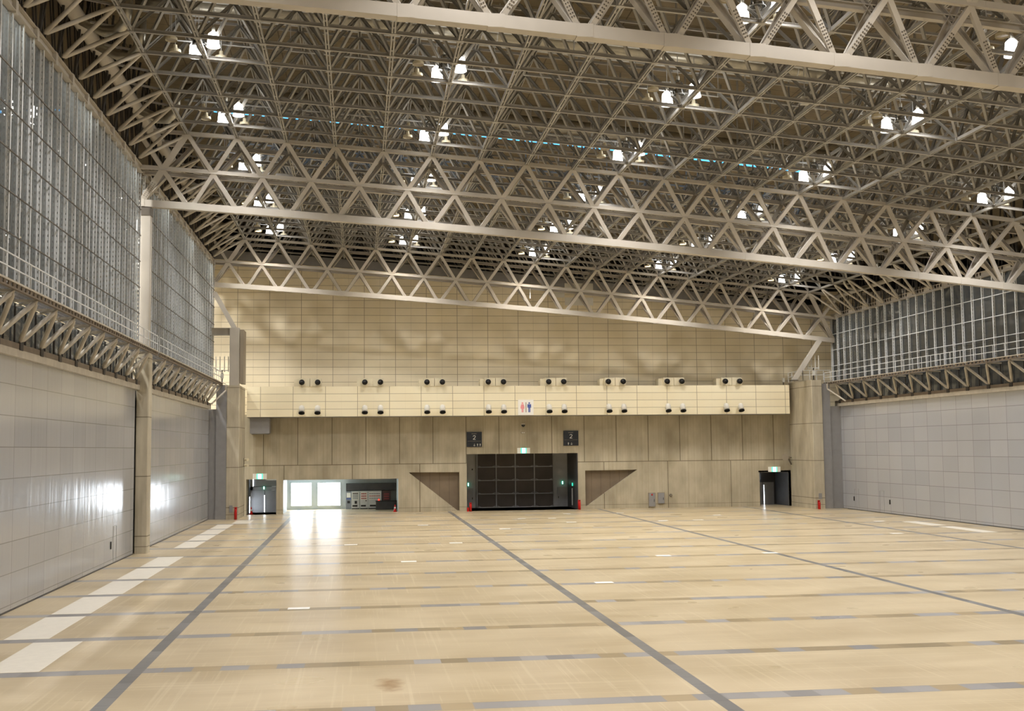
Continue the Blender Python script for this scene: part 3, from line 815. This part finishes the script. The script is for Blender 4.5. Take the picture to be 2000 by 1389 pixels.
# lobby behind the vending opening
YL = 124.4
struct('wall_lobby', MB().box(-9, 4.0, YL, YL+.2, 0, 3.3), 'lobby')
struct('wall_lobby_side', MB().box(3.78, 3.95, YB+.02, YL, 0, 3.3).box(-7.6, -7.32, YB+.02, YL-2.5, 0, 3.3), 'lobby')
struct('ceiling_lobby', MB().box(-9, 4.0, YB+.02, YL, 3.28, 3.45), 'lobby')
def lobby_window(name, x0, x1, z0, z1, louvre_left):
    r = empty(name, ((x0+x1)/2, YL, z0), kind='structure'); w = (x1-x0)/2; h = z1-z0
    box1('pane', 'day', r, -w, w, -.03, -.01, 0, h)
    m = MB(); m.box(-w-.08, w+.08, -.1, 0, -.08, 0); m.box(-w-.08, w+.08, -.1, 0, h, h+.08); m.box(-w-.08, -w, -.1, 0, 0, h); m.box(w, w+.08, -.1, 0, 0, h)
    obj('window_frame', m, 'lobby', r)
    m = MB(); a = -w if louvre_left else w-.34
    for i in range(11):
        for j in range(2): m.box(a+.05+j*.16, a+.13+j*.16, -.06, -.03, .1+i*.205, .2+i*.205)
    obj('glass_blocks', m, 'kiosk', r)
lobby_window('window_5', -7.0, -4.96, .42, 2.74, True)
lobby_window('window_6', -4.3, -2.0, .40, 2.72, False)
r = empty('window_7', (-7.8, YL, 0), kind='structure'); box1('pane', 'day', r, -.35, .16, -.05, -.03, .1, 2.95)
box1('window_frame', 'lobby', r, .16, .24, -.08, 0, 0, 3.0)
r = empty('soffit_panel', (1.25, YL-.1, 1.9), 'dark soffit band above the vending machines', 'panel'); box1('band', 'dark_grey', r, -2.65, 2.5, -.5, 0, 0, .74)
def vending(x0, x1, label, kind):
    r = empty('vending_machine', ((x0+x1)/2, YL-.4, 0), label, 'vending machine', 'vending machines in the lobby'); w = (x1-x0)/2-.012; h = 1.85
    body = 'vend_white' if kind != 3 else 'vend_brown'
    m = MB(); m.box(-w, w, -.36, .36, .09, h); obj('cabinet', m, body, r)
    obj('plinth', MB().box(-w+.03, w-.03, -.33, .36, 0, .09), 'vend_dark', r)
    f = -.37
    if kind == 0:
        m = MB(); m.box(-w+.08, w-.08, f-.005, -.36, .95, h-.1); obj('display_window', m, 'sign_white', r)
        for i in range(4):
            m = MB()
            for j in range(5): a = -w+.13+j*(2*w-.26)/5; m.box(a, a+.09, f-.03, f-.005, 1.02+i*.18, 1.14+i*.18)
            obj('product_row', m, 'vend_dark' if i > 2 else 'kiosk', r)
        box1('coin_panel', 'vend_dark', r, -.08, .16, f-.02, -.36, .55, .85); 
    elif kind in (1, 2):
        m = MB(); m.box(-w+.08, w-.08, f-.005, -.36, .95, h-.12); obj('display_window', m, 'sign_white', r)
        for i in range(3):
            m = MB(); n = 6 if kind == 1 else 9
            for j in range(n): a = -w+.13+j*(2*w-.26)/n; m.box(a, a+.07, f-.03, f-.005, 1.02+i*.24, 1.16+i*.24)
            obj('product_row', m, 'vend_red' if (kind == 1 or i == 1) else 'kiosk', r)
        box1('coin_slot', 'vend_dark', r, w-.25, w-.14, f-.02, -.36, .8, .9)
    else:
        m = MB(); m.box(-w+.1, w-.1, f-.005, -.36, .62, h-.12); obj('display_window', m, 'vend_brown', r)
        for i in range(4):
            m = MB(); m.box(-w+.18, w-.18, f-.02, f-.005, .72+i*.24, .86+i*.24); obj('product_row', m, 'vend_red', r)
    box1('delivery_flap', 'vend_dark', r, -w*.75, w*.5, f-.012, -.36, .25, .42)
vending(-.85, -.01, 'white vending machine with rows of square buttons, leftmost of the four', 0)
vending(.02, .86, 'white vending machine with red product rows, second from left', 1)
vending(.87, 2.26, 'wide pale vending machine, partly behind the dark counter', 2)
vending(2.3, 3.22, 'dark brown vending machine with red display, rightmost beside the opening edge', 3)
r = empty('ticket_kiosk', (-1.13, YL-.3, 0), 'slim grey kiosk with a white poster, left of the vending machines', 'kiosk')
box1('cabinet', 'kiosk', r, -.27, .27, -.2, .28, 0, 1.84); box1('poster', 'sign_white', r, -.2, .2, -.215, -.2, 1.2, 1.68); box1('blue_band', 'blue', r, -.24, .24, -.212, -.2, 1.0, 1.12); box1('reader', 'vend_dark', r, -.14, .14, -.22, -.2, .6, .85)
r = empty('counter', (2.75, 122.0, 0), 'low dark grey counter in front of the vending machines', 'counter')
box1('front', 'dark_grey', r, -1.1, 1.02, -.3, .3, 0, .84); box1('top', 'black', r, -1.14, 1.02, -.34, .34, .84, .9)
r = empty('beacon_lamp', (1.95, 121.9, .9), 'small red light standing on the dark counter', 'lamp'); obj('lens', MB().tube([(0, 0, .02), (0, 0, .14), (0, 0, .2)], [.09, .08, .04], 12), 'red_light', r); obj('base', MB().tube([(0, 0, 0), (0, 0, .02)], .11, 12), 'black', r)

# ================================================================== floor-standing and wall things
def bollard(x, y, h, w, label):
    r = empty('fire_extinguisher', (x, y, 0), label, 'fire extinguisher', 'red extinguisher stands')
    obj('body', MB().tube([(0, 0, 0), (0, 0, h*.72), (0, 0, h*.8), (0, 0, h*.86)], [w*.5, w*.5, w*.3, w*.16], 14), 'red', r, smooth=True)
    obj('valve', MB().box(-.05, .05, -.03, .03, h*.86, h*.93), 'black', r)
    m = MB(); m.box(-w*.5, w*.5, w*.42, w*.5, 0, h); obj('stand', m, 'red', r)
bollard(-11.02, 108.45, 1.1, .24, 'red extinguisher stand at the foot of the left corner pillar')
bollard(43.75, 109.0, .85, .24, 'red extinguisher stand at the foot of the right corner pillar')
bollard(10.78, 115.6, .85, .22, 'red extinguisher stand at the left jamb of the gate')
bollard(21.6, 115.6, .95, .26, 'red extinguisher stand at the right jamb of the gate')
r = empty('fire_bucket', (10.5, 115.45, 0), 'small red canister at the left jamb of the gate', 'canister')
obj('body', MB().tube([(0, 0, 0), (0, 0, .34), (0, 0, .38)], [.1, .11, .04], 12), 'red', r); obj('handle', MB().box(-.08, .08, -.01, .01, .38, .42), 'black', r)
def cone(x, y, label):
    r = empty('traffic_cone', (x, y, 0), label, 'traffic cone', 'red traffic cones')
    obj('base', MB().box(-.19, .19, -.19, .19, 0, .04), 'red', r)
    obj('body', MB().tube([(0, 0, .04), (0, 0, .2), (0, 0, .7)], [.15, .115, .03], 14), 'red', r, smooth=True)
    obj('reflective_sleeve', MB().tube([(0, 0, .3), (0, 0, .48)], [.105, .072], 14), 'white', r, smooth=True)
cone(-10.4, 117.0, 'red traffic cone inside the left doorway'); cone(3.45, 117.2, 'red and white traffic cone at the right edge of the vending opening')
def cabinet(x0, x1, z0, z1, label, lamp):
    r = empty('wall_cabinet', ((x0+x1)/2, YB-.02, z0), label, 'wall cabinet'); w = (x1-x0)/2; h = z1-z0
    box1('box', 'taupe', r, -w, w, -.10, .02, 0, h); d = box1('door', 'grey_panel', r, -w+.05, w-.05, -.13, -.10, .05, h-.05)
    box1('handle', 'black', d, w-.16, w-.12, -.15, -.13, h*.35, h*.55)
    if lamp: obj('alarm_lamp', MB().tube([(0, -.22, h*.86), (0, -.13, h*.86)], [.03, .09], 12), 'red', r)
cabinet(28.69, 29.4, .13, 1.54, 'grey hydrant cabinet with a red alarm lamp, right of the triangular niche', True)
cabinet(29.64, 30.35, .42, 1.55, 'plain grey wall cabinet beside the hydrant cabinet', False)
r = empty('wall_socket', (31.0, YB-.03, 1.1), 'small dark oval wall outlet right of the wall cabinets', 'outlet'); obj('plate', MB().tube([(0, -.04, .15), (0, .03, .15)], .14, 14), 'bolt', r); obj('cover', MB().box(-.05, .05, -.07, -.04, .08, .22), 'taupe', r)
r = empty('ventilation_box', (-9.45, 115.2, 7.70), 'grey sheet metal box hanging under the left end of the bulkhead', 'duct box'); obj('casing', MB().box(-.92, .92, -.7, .78, .06, 1.55), 'grey_panel', r); obj('bottom_lip', MB().box(-.8, .8, -.6, .7, 0, .06), 'grey_door', r)
r = empty('floodlight', (-10.6, 113.2, 4.7), 'pair of small wall lamps on the side of the left corner pillar', 'wall lamp')
for z in (.08, .62): obj('lamp_head', MB().tube([(-.2, 0, z), (.1, -.05, z), (.2, -.2, z-.02)], [.08, .12, .14], 12), 'cream', r)
obj('bracket', MB().box(-.22, -.16, -.1, .1, 0, .75), 'bolt', r)
r = empty('loudspeaker', (42.9, 115.1, 4.2), 'grey horn loudspeaker bracketed beside the right corner pillar', 'loudspeaker')
obj('horn', MB().tube([(.3, 0, .7), (-.1, -.25, .72), (-.35, -.55, .74)], [.12, .2, .36], 16), 'taupe', r); obj('bracket', MB().beam((.5, .1, 0), (.1, -.1, .65), .1, .1).beam((.5, .1, .7), (.2, 0, .7), .1, .1), 'bolt', r)
r = empty('security_camera', (42.45, 114.3, 12.2), 'small white camera on the right end of the bulkhead top', 'camera'); obj('post', MB().box(-.03, .03, -.03, .03, 0, .3), 'bolt', r); obj('housing', MB().box(-.09, .09, -.2, .12, .3, .72), 'white', r)
r = empty('dome_camera', (16.08, YB-.05, 8.2), 'small dark dome camera below the restroom sign, upper of two fittings', 'camera'); obj('dome', MB().tube([(0, -.2, .25), (0, -.2, .12), (0, -.2, 0)], [.2, .18, .06], 14), 'vend_dark', r, smooth=True); obj('mount', MB().box(-.14, .14, -.3, .05, .25, .34), 'white', r)
r = empty('twin_sensor', (16.08, YB-.05, 7.55), 'small twin white sensor below the restroom sign, lower of two fittings', 'sensor')
for d in (-.09, .09): obj('eye', MB().tube([(d, -.14, .1), (d, .05, .1)], .07, 12), 'white', r)
obj('back_plate', MB().box(-.2, .2, .0, .06, 0, .2), 'taupe', r)
# steel work over the corner pillars
r = empty('steel_post', (-11.3, 109.2, 12.06), 'white steel box post standing on the left corner pillar', 'post')
obj('box_column', MB().box(-.42, .42, -.3, .5, 0, 5.25), 'steel', r); obj('side_duct', MB().box(.46, .80, .1, 2.3, .2, 5.1), 'taupe', r)
m = MB(); m.hbeam((-.42, 0, 4.9), (-2.2, 0, 4.9), .5, .68); obj('cross_beam', m, 'steel', r)
m = MB(); m.hbeam((-1.95, .8, 8.6), (-.05, .3, 5.25), .42, .4, (0, 1, 0)); obj('brace', m, 'steel', r)
r = empty('steel_brace', (43.0, 110.3, 12.45), 'inclined steel brace from the right corner pillar up to the farthest truss', 'brace')
m = MB(); m.hbeam((-.95, 0, 0), (1.9, .3, 3.95), .42, .4, (0, 1, 0)); obj('strut', m, 'steel', r); obj('foot_plate', MB().box(-1.3, -.6, -.3, .3, 0, .05), 'bolt', r)
def antenna(x, y, z, label):
    r = empty('antenna_mast', (x, y, z), label, 'antenna', 'rod antennas at the corner pillars')
    obj('pole', MB().beam((0, 0, 0), (0, 0, 1.25), .09, .09, (1, 0, 0)).beam((0, 0, .1), (.35, 0, 0), .05, .05).beam((0, 0, .1), (-.35, 0, 0), .05, .05), 'steel_dark', r)
    obj('crossbar', MB().box(-.6, .6, -.03, .03, 1.2, 1.27), 'galv', r); obj('control_box', MB().box(-.14, .14, -.15, .05, .5, .95), 'white', r)
    for d in (-.55, -.2, .2, .55): obj('rod', MB().tube([(d, 0, 1.1), (d, 0, 2.5)], .045, 8), 'white', r)
antenna(-12.4, 109.3, 12.2, 'mast with four white rods beside the left corner pillar')
antenna(44.2, 110.6, 12.45, 'mast with white rods on top of the right corner pillar')
r = empty('handrail', (43.6, 110, 12.45), 'short grey handrail around the top of the right corner pillar', 'handrail')
m = MB()
for a, b in (((-.9, 3.5), (-.9, -.4)), ((-.9, -.4), (1.9, -.4))):
    for z in (.5, .95): m.beam((a[0], a[1], z), (b[0], b[1], z), .04, .04)
    for i in range(5): f = i/4; m.beam((a[0]+(b[0]-a[0])*f, a[1]+(b[1]-a[1])*f, 0), (a[0]+(b[0]-a[0])*f, a[1]+(b[1]-a[1])*f, .95), .04, .04, (1, 0, 0))
obj('rails', m, 'galv', r)
r = empty('tube_light', (16.18, 110.7, 20.4), 'short white tube hanging inside the farthest truss', 'tube light'); obj('tube', MB().tube([(0, 0, 0), (0, 0, .95)], .05, 10), 'sign_white', r); obj('hanger', MB().box(-.01, .01, -.01, .01, .95, 1.7), 'bolt', r)

# ================================================================== white floor markings
def marking(x0, x1, y0, y1, label, grp):
    return tag(obj('floor_marking', MB().box(x0, x1, y0, y1, 0, .004), 'mark'), label, 'floor marking', grp)
gl = 'white rectangles painted along the left wall'
for i in range(7):
    y0 = 34.75+6.09*i+.38; y1 = y0+5.33
    if i == 0: marking(-10.5, -8.95, y0, y1, 'white floor rectangle nearest the camera, cut by the left picture edge, set slightly right', gl)
    else:
        if i == 6: continue
        marking(-11.65, -10.2, y0, y1 + (.5 if i == 5 else 0), f'white floor rectangle along the left wall, {["", "second", "third", "fourth", "fifth", "sixth"][i]} from the camera', gl)
for i, y0 in enumerate((77.75, 83.85, 89.95, 96.05)): marking(-11.75, -10.42, y0, y0+5.3, f'white floor rectangle beyond the tall left column, {ordn[i]} past it', gl)
marking(-10.75, -9.25, 102.3, 107.1, 'white floor rectangle farthest away, in front of the left corner pillar', gl)
marking(42.8, 44.03, 84.75, 89.8, 'white floor rectangle by the right wall, farther of the two', 'white rectangles painted along the right wall')
marking(42.75, 43.9, 77.3, 83.6, 'white floor rectangle by the right wall, nearer of the two', 'white rectangles painted along the right wall')

# small white paper tags taped to the floor
tags = [(-2.35, 47.2), (6.24, 77.5), (5.07, 96.0), (17.03, 65.6), (23.36, 65.8), (11.04, 53.3), (14.03, 102.5), (16.63, 102.1), (19.12, 108.8), (-.57, 77.7), (2.67, 65.4), (11.0, 90.0), (17.32, 96.4), (28.07, 96.4), (25.03, 96.2), (41.38, 90.7), (36.83, 78.0), (31.65, 102.7), (24.12, 108.5)]
for k, (x, y) in enumerate(sorted(tags, key=lambda t: t[1])):
    near = ['nearest', 'second nearest', 'third nearest', 'fourth nearest', 'fifth nearest', 'sixth nearest', 'seventh nearest', 'eighth nearest', 'ninth nearest', 'tenth nearest', 'eleventh nearest', 'twelfth nearest', 'thirteenth nearest', 'fourteenth nearest', 'fifteenth nearest', 'sixteenth nearest', 'seventeenth nearest', 'eighteenth nearest', 'farthest'][k]
    w = .42 if y < 100 else .34
    tag(obj('floor_tag', MB().box(x-w, x+w, y-.28, y+.28, 0, .003), 'sign_white'), f'small white tag on the tan floor, {near} of the scattered tags', 'floor tag', 'white tags scattered over the floor')

# ================================================================== lamps
ROWS = [(TY[0]+1.52+2*S, 'row just beyond the nearest truss'), (TY[0]+1.52+6*S, 'row midway to the middle truss'), (TY[1]-1.52-S, 'row just before the middle truss'),
        (TY[1]+1.52+2*S, 'row just beyond the middle truss'), (TY[1]+1.52+6*S, 'row midway to the farthest truss'), (TY[2]-1.52-S, 'row just before the farthest truss')]
CX = [-7.5, 4.5, 16.5, 28.5, 40.5]; CN = ['leftmost cluster', 'second cluster', 'middle cluster', 'fourth cluster', 'rightmost cluster']
def bell(name, lit):
    r = empty(name)
    m = MB(); m.tube([(0, 0, .42), (0, 0, .34), (0, 0, .26), (0, 0, .05), (0, 0, -.18), (0, 0, -.34)], [.07, .17, .25, .275, .285, .33], 18, cap=False); m.tube([(0, 0, -.31), (0, 0, -.34)], [.315, .328], 18)
    obj('bell', m, 'bell' if lit else 'bell_off', r, smooth=True)
    obj('socket', MB().tube([(0, 0, .36), (0, 0, .62), (0, 0, .66)], [.085, .085, .05], 10), 'white', r, smooth=True)
    obj('cage_ring', MB().tube([(.34*math.cos(a*math.pi/10), .34*math.sin(a*math.pi/10), -.36) for a in range(21)], .009, 6), 'galv', r)
    obj('hanger', MB().beam((0, 0, .62), (0, 0, 1.75), .035, .035, (1, 0, 0)).beam((-.25, 0, .9), (.25, 0, .9), .03, .03), 'galv', r)
    return r
def disc(name, lit):
    r = empty(name)
    obj('housing', MB().tube([(0, 0, .40), (0, 0, .30), (0, 0, .15), (0, 0, .14), (0, 0, 0)], [.09, .10, .12, .28, .29], 18, cap=False), 'cream', r)
    obj('lens', MB().tube([(0, 0, .07), (0, 0, .04)], .25, 18), 'warm' if lit else 'taupe', r)
    obj('hanger', MB().beam((0, 0, .4), (0, 0, 1.9), .03, .03, (1, 0, 0)), 'galv', r)
    return r
protos = {}
def put(kind, lit, loc, label, cat, grp):
    nm = {'bell': 'bell_lamp', 'disc': 'round_lamp'}[kind]; key = (kind, lit)
    if key not in protos:
        protos[key] = (bell if kind == 'bell' else disc)(nm, lit); o = protos[key]
    else: o = copy_tree(protos[key])
    o.location = loc; tag(o, label, cat, grp); return o
lamp_data = bpy.data.lights.new('bell_light', 'SPOT'); lamp_data.energy = LAMP_W; lamp_data.spot_size = math.radians(120); lamp_data.spot_blend = .38
lamp_data.shadow_soft_size = .28; lamp_data.color = (1.0, .965, .93)
side_data = bpy.data.lights.new('bell_glow', 'SPOT'); side_data.energy = LAMP_W*.13; side_data.spot_size = math.radians(178); side_data.spot_blend = .2
side_data.shadow_soft_size = .3; side_data.color = (1.0, .965, .93)
def light_at(loc):
    for d in (lamp_data, side_data):
        l = bpy.data.objects.new('bell_light', d); COL.objects.link(l); l.location = loc
warm_data = bpy.data.lights.new('round_light', 'SPOT'); warm_data.energy = LAMP_W*.55; warm_data.spot_size = math.radians(120); warm_data.spot_blend = .38
warm_data.shadow_soft_size = .25; warm_data.color = (1.0, .87, .68)
def light_warm(loc):
    l = bpy.data.objects.new('round_light', warm_data); COL.objects.link(l); l.location = loc
for ry, rn in ROWS:
    for cx, cn in zip(CX, CN):
        z0 = zb(cx) + 4.85
        for dx, dy, dz, lit, nm in ((-.6, .7, 0, True, 'left lit'), (.45, -.75, .05, True, 'right lit'), (-.3, -.35, .25, False, 'unlit')):
            p = (cx+dx, ry+dy, z0+dz)
            if seen(p, 20): put('bell', lit, p, f'{nm} bell lamp, {cn}, {rn}', 'lamp', 'bell lamps, ' + rn)
            if lit: light_at((p[0], p[1], p[2]-.42))
        warm = ry > 85
        for dx, dy, dz, nm in ((-1.6, .9, -.1, 'nearer the left'), (-1.6, -.3, .1, 'upper left'), (.7, .3, -.55, 'lower right')):
            p = (cx+dx, ry+dy, z0+dz)
            w = warm and nm == 'nearer the left'
            if w: light_warm((p[0], p[1], p[2]-.1))
            if seen(p, 10): put('disc', w, p, f'{"warm lit" if w else "unlit"} round lamp, {nm}, {cn}, {rn}', 'lamp', 'round lamps, ' + rn)
# near half of the hall, above and behind the camera: the same lamps, out of the picture
for ry in (33.3, 21.1, 8.9, -3.3):
    for cx in CX:
        for dx, dy in ((-.6, .7), (.45, -.75))[:1 if ry > 30 else 2]: light_at((cx+dx, ry+dy, zb(cx)+4.4))
# the next halls, seen through the glass
for cx, e in ((-19.5, 6500), (-33, 9000), (54, 1500), (68, 1500)):
    l = bpy.data.lights.new('next_hall_light', 'SPOT'); l.energy = e; l.spot_size = math.radians(165); l.spot_blend = .4; l.shadow_soft_size = .5; l.color = (1, .97, .91)
    for ry, rn in ROWS:
        lo = bpy.data.objects.new('next_hall_light', l); COL.objects.link(lo); lo.location = (cx, ry, zb(cx)+4.3)

# ================================================================== ducts, trays, pipes in the roof
def roof_run(name, y, h, r, mat, label, cat, x0=-11, x1=45, grp=None):
    e = empty(name, (16.5, y, zb(16.5)+h), label, cat, grp); o = e.location
    k = 28; pts = [(x0+(x1-x0)*i/k-o.x, 0, zb(x0+(x1-x0)*i/k)+h-o.z) for i in range(k+1)]
    obj('pipe', MB().tube(pts, r, 14), mat, e, smooth=True)
    for i in range(1, k, 2):
        p = pts[i]; m = MB(); m.tube([(p[0]-.03, 0, p[2]), (p[0]+.03, 0, p[2])], r+.02, 14); m.beam((p[0], 0, p[2]+r), (p[0], 0, p[2]+HDECK-h+.1), .03, .03, (1, 0, 0))
        obj('hanger', m, 'galv', e)
    return e
roof_run('air_duct', 58.8, 7.3, .48, 'duct', 'long silver spiral duct across the roof just beyond the nearest truss', 'duct')
roof_run('air_duct', 74.0, 7.3, .42, 'duct', 'long silver spiral duct across the roof above the middle truss', 'duct')
roof_run('pipe', 57.75, 7.1, .13, 'galv', 'thin pipe along the near side of the first silver roof duct', 'pipe')
roof_run('pipe', 57.2, 7.15, .09, 'galv', 'thinnest pipe beside the first silver roof duct', 'pipe')
roof_run('pipe', 59.8, 7.05, .11, 'galv', 'thin pipe behind the first silver roof duct', 'pipe')
roof_run('pipe', 75.1, 7.0, .10, 'galv', 'thin pipe behind the second silver roof duct', 'pipe')
for ry, rn in ROWS[1:]:
    y = ry+1.1; e = empty('cable_tray', (16.5, y, zb(16.5)+5.35), f'ladder shaped cable tray under the roof, {rn}', 'cable tray', 'cable trays along the lamp rows'); o = e.location
    k = 36; P = lambda x, d, h: Vector((x-o.x, d, zb(x)+5.35+h-o.z)); X = lambda i: -9.4+53.4*i/k
    for g in range(0, k, 4):
        m = MB()
        for i in range(g, min(g+3, k)):
            for h in (0, .42): m.beam(P(X(i), 0, h), P(X(i+1), 0, h), .05, .05)
            m.beam(P(X(i)+.03, 0, 0), P(X(i)+.03, 0, .42), .04, .04, (1, 0, 0))
        m.beam(P(X(g+3)-.03, 0, 0), P(X(g+3)-.03, 0, .42), .04, .04, (1, 0, 0))
        obj('tray_section', m, 'galv', e)
        for i in (g, g+3): obj('hanger', MB().beam(P(X(i), 0, .4), P(X(i), 0, HDECK-5.3), .03, .03, (1, 0, 0)), 'galv', e)
# duct along the left eave with its elbows
e = empty('air_duct', (-13.0, 75, 26.3), 'round duct running along the left eave behind the tubes', 'duct')
obj('pipe', MB().tube([(0, -38, 0), (0, 35, 0)], .36, 14), 'steel', e, smooth=True)
for y in (55.0, 58.4, 69.6, 88.6, 92.0, 103.0):
    y -= 75
    obj('elbow', MB().tube([(.05, y+.4, -.05), (.5, y+.3, -.3), (1.3, y+.05, -.75), (1.9, y-.25, -.85), (2.3, y-.55, -.55), (2.42, y-.75, 0), (2.45, y-.8, .8)], .27, 14), 'duct', e, smooth=True)
e = empty('air_duct', (46.0, 92, 20.5), 'thin pale duct with elbows along the right eave', 'duct')
obj('pipe', MB().tube([(0, -16, 0), (0, 18, 0)], .2, 12), 'steel', e, smooth=True)
for y in (-10, 2, 9): obj('elbow', MB().tube([(0, y, 0), (-1.2, y, -.35), (-2.2, y-.1, -.2), (-2.5, y-.1, .2), (-2.55, y-.1, 1.6)], .14, 10), 'duct', e, smooth=True)
# narrow skylight slit
e = empty('skylight', (16.5, 81.6, zb(16.5)+HDECK-.1), 'narrow blue skylight slit across the roof just beyond the middle truss', 'skylight'); o = e.location
for i in range(14):
    a = -10+3.1*i; b = a+2.7; m = MB(); m.beam((a-o.x, 0, zb(a)+HDECK-.06-o.z), (b-o.x, 0, zb(b)+HDECK-.06-o.z), .42, .06); obj('pane', m, 'sky_strip', e)
# small boxes under the frame
for i, (px, y) in enumerate(((1.5, 56.2), (10.5, 56.0), (22.5, 56.4))):
    e = empty('junction_box', (px, y, zb(px)+HT+.55), f'small white equipment box in the roof frame, {["left", "middle", "right"][i]} one of three', 'equipment box', 'equipment boxes in the roof frame')
    box1('case', 'white', e, -.2, .2, -.16, .16, -.2, .2); box1('lens', 'black', e, -.08, .08, -.18, -.16, -.1, .06); obj('hanger', MB().box(-.02, .02, -.02, .02, .2, 1.8), 'galv', e)
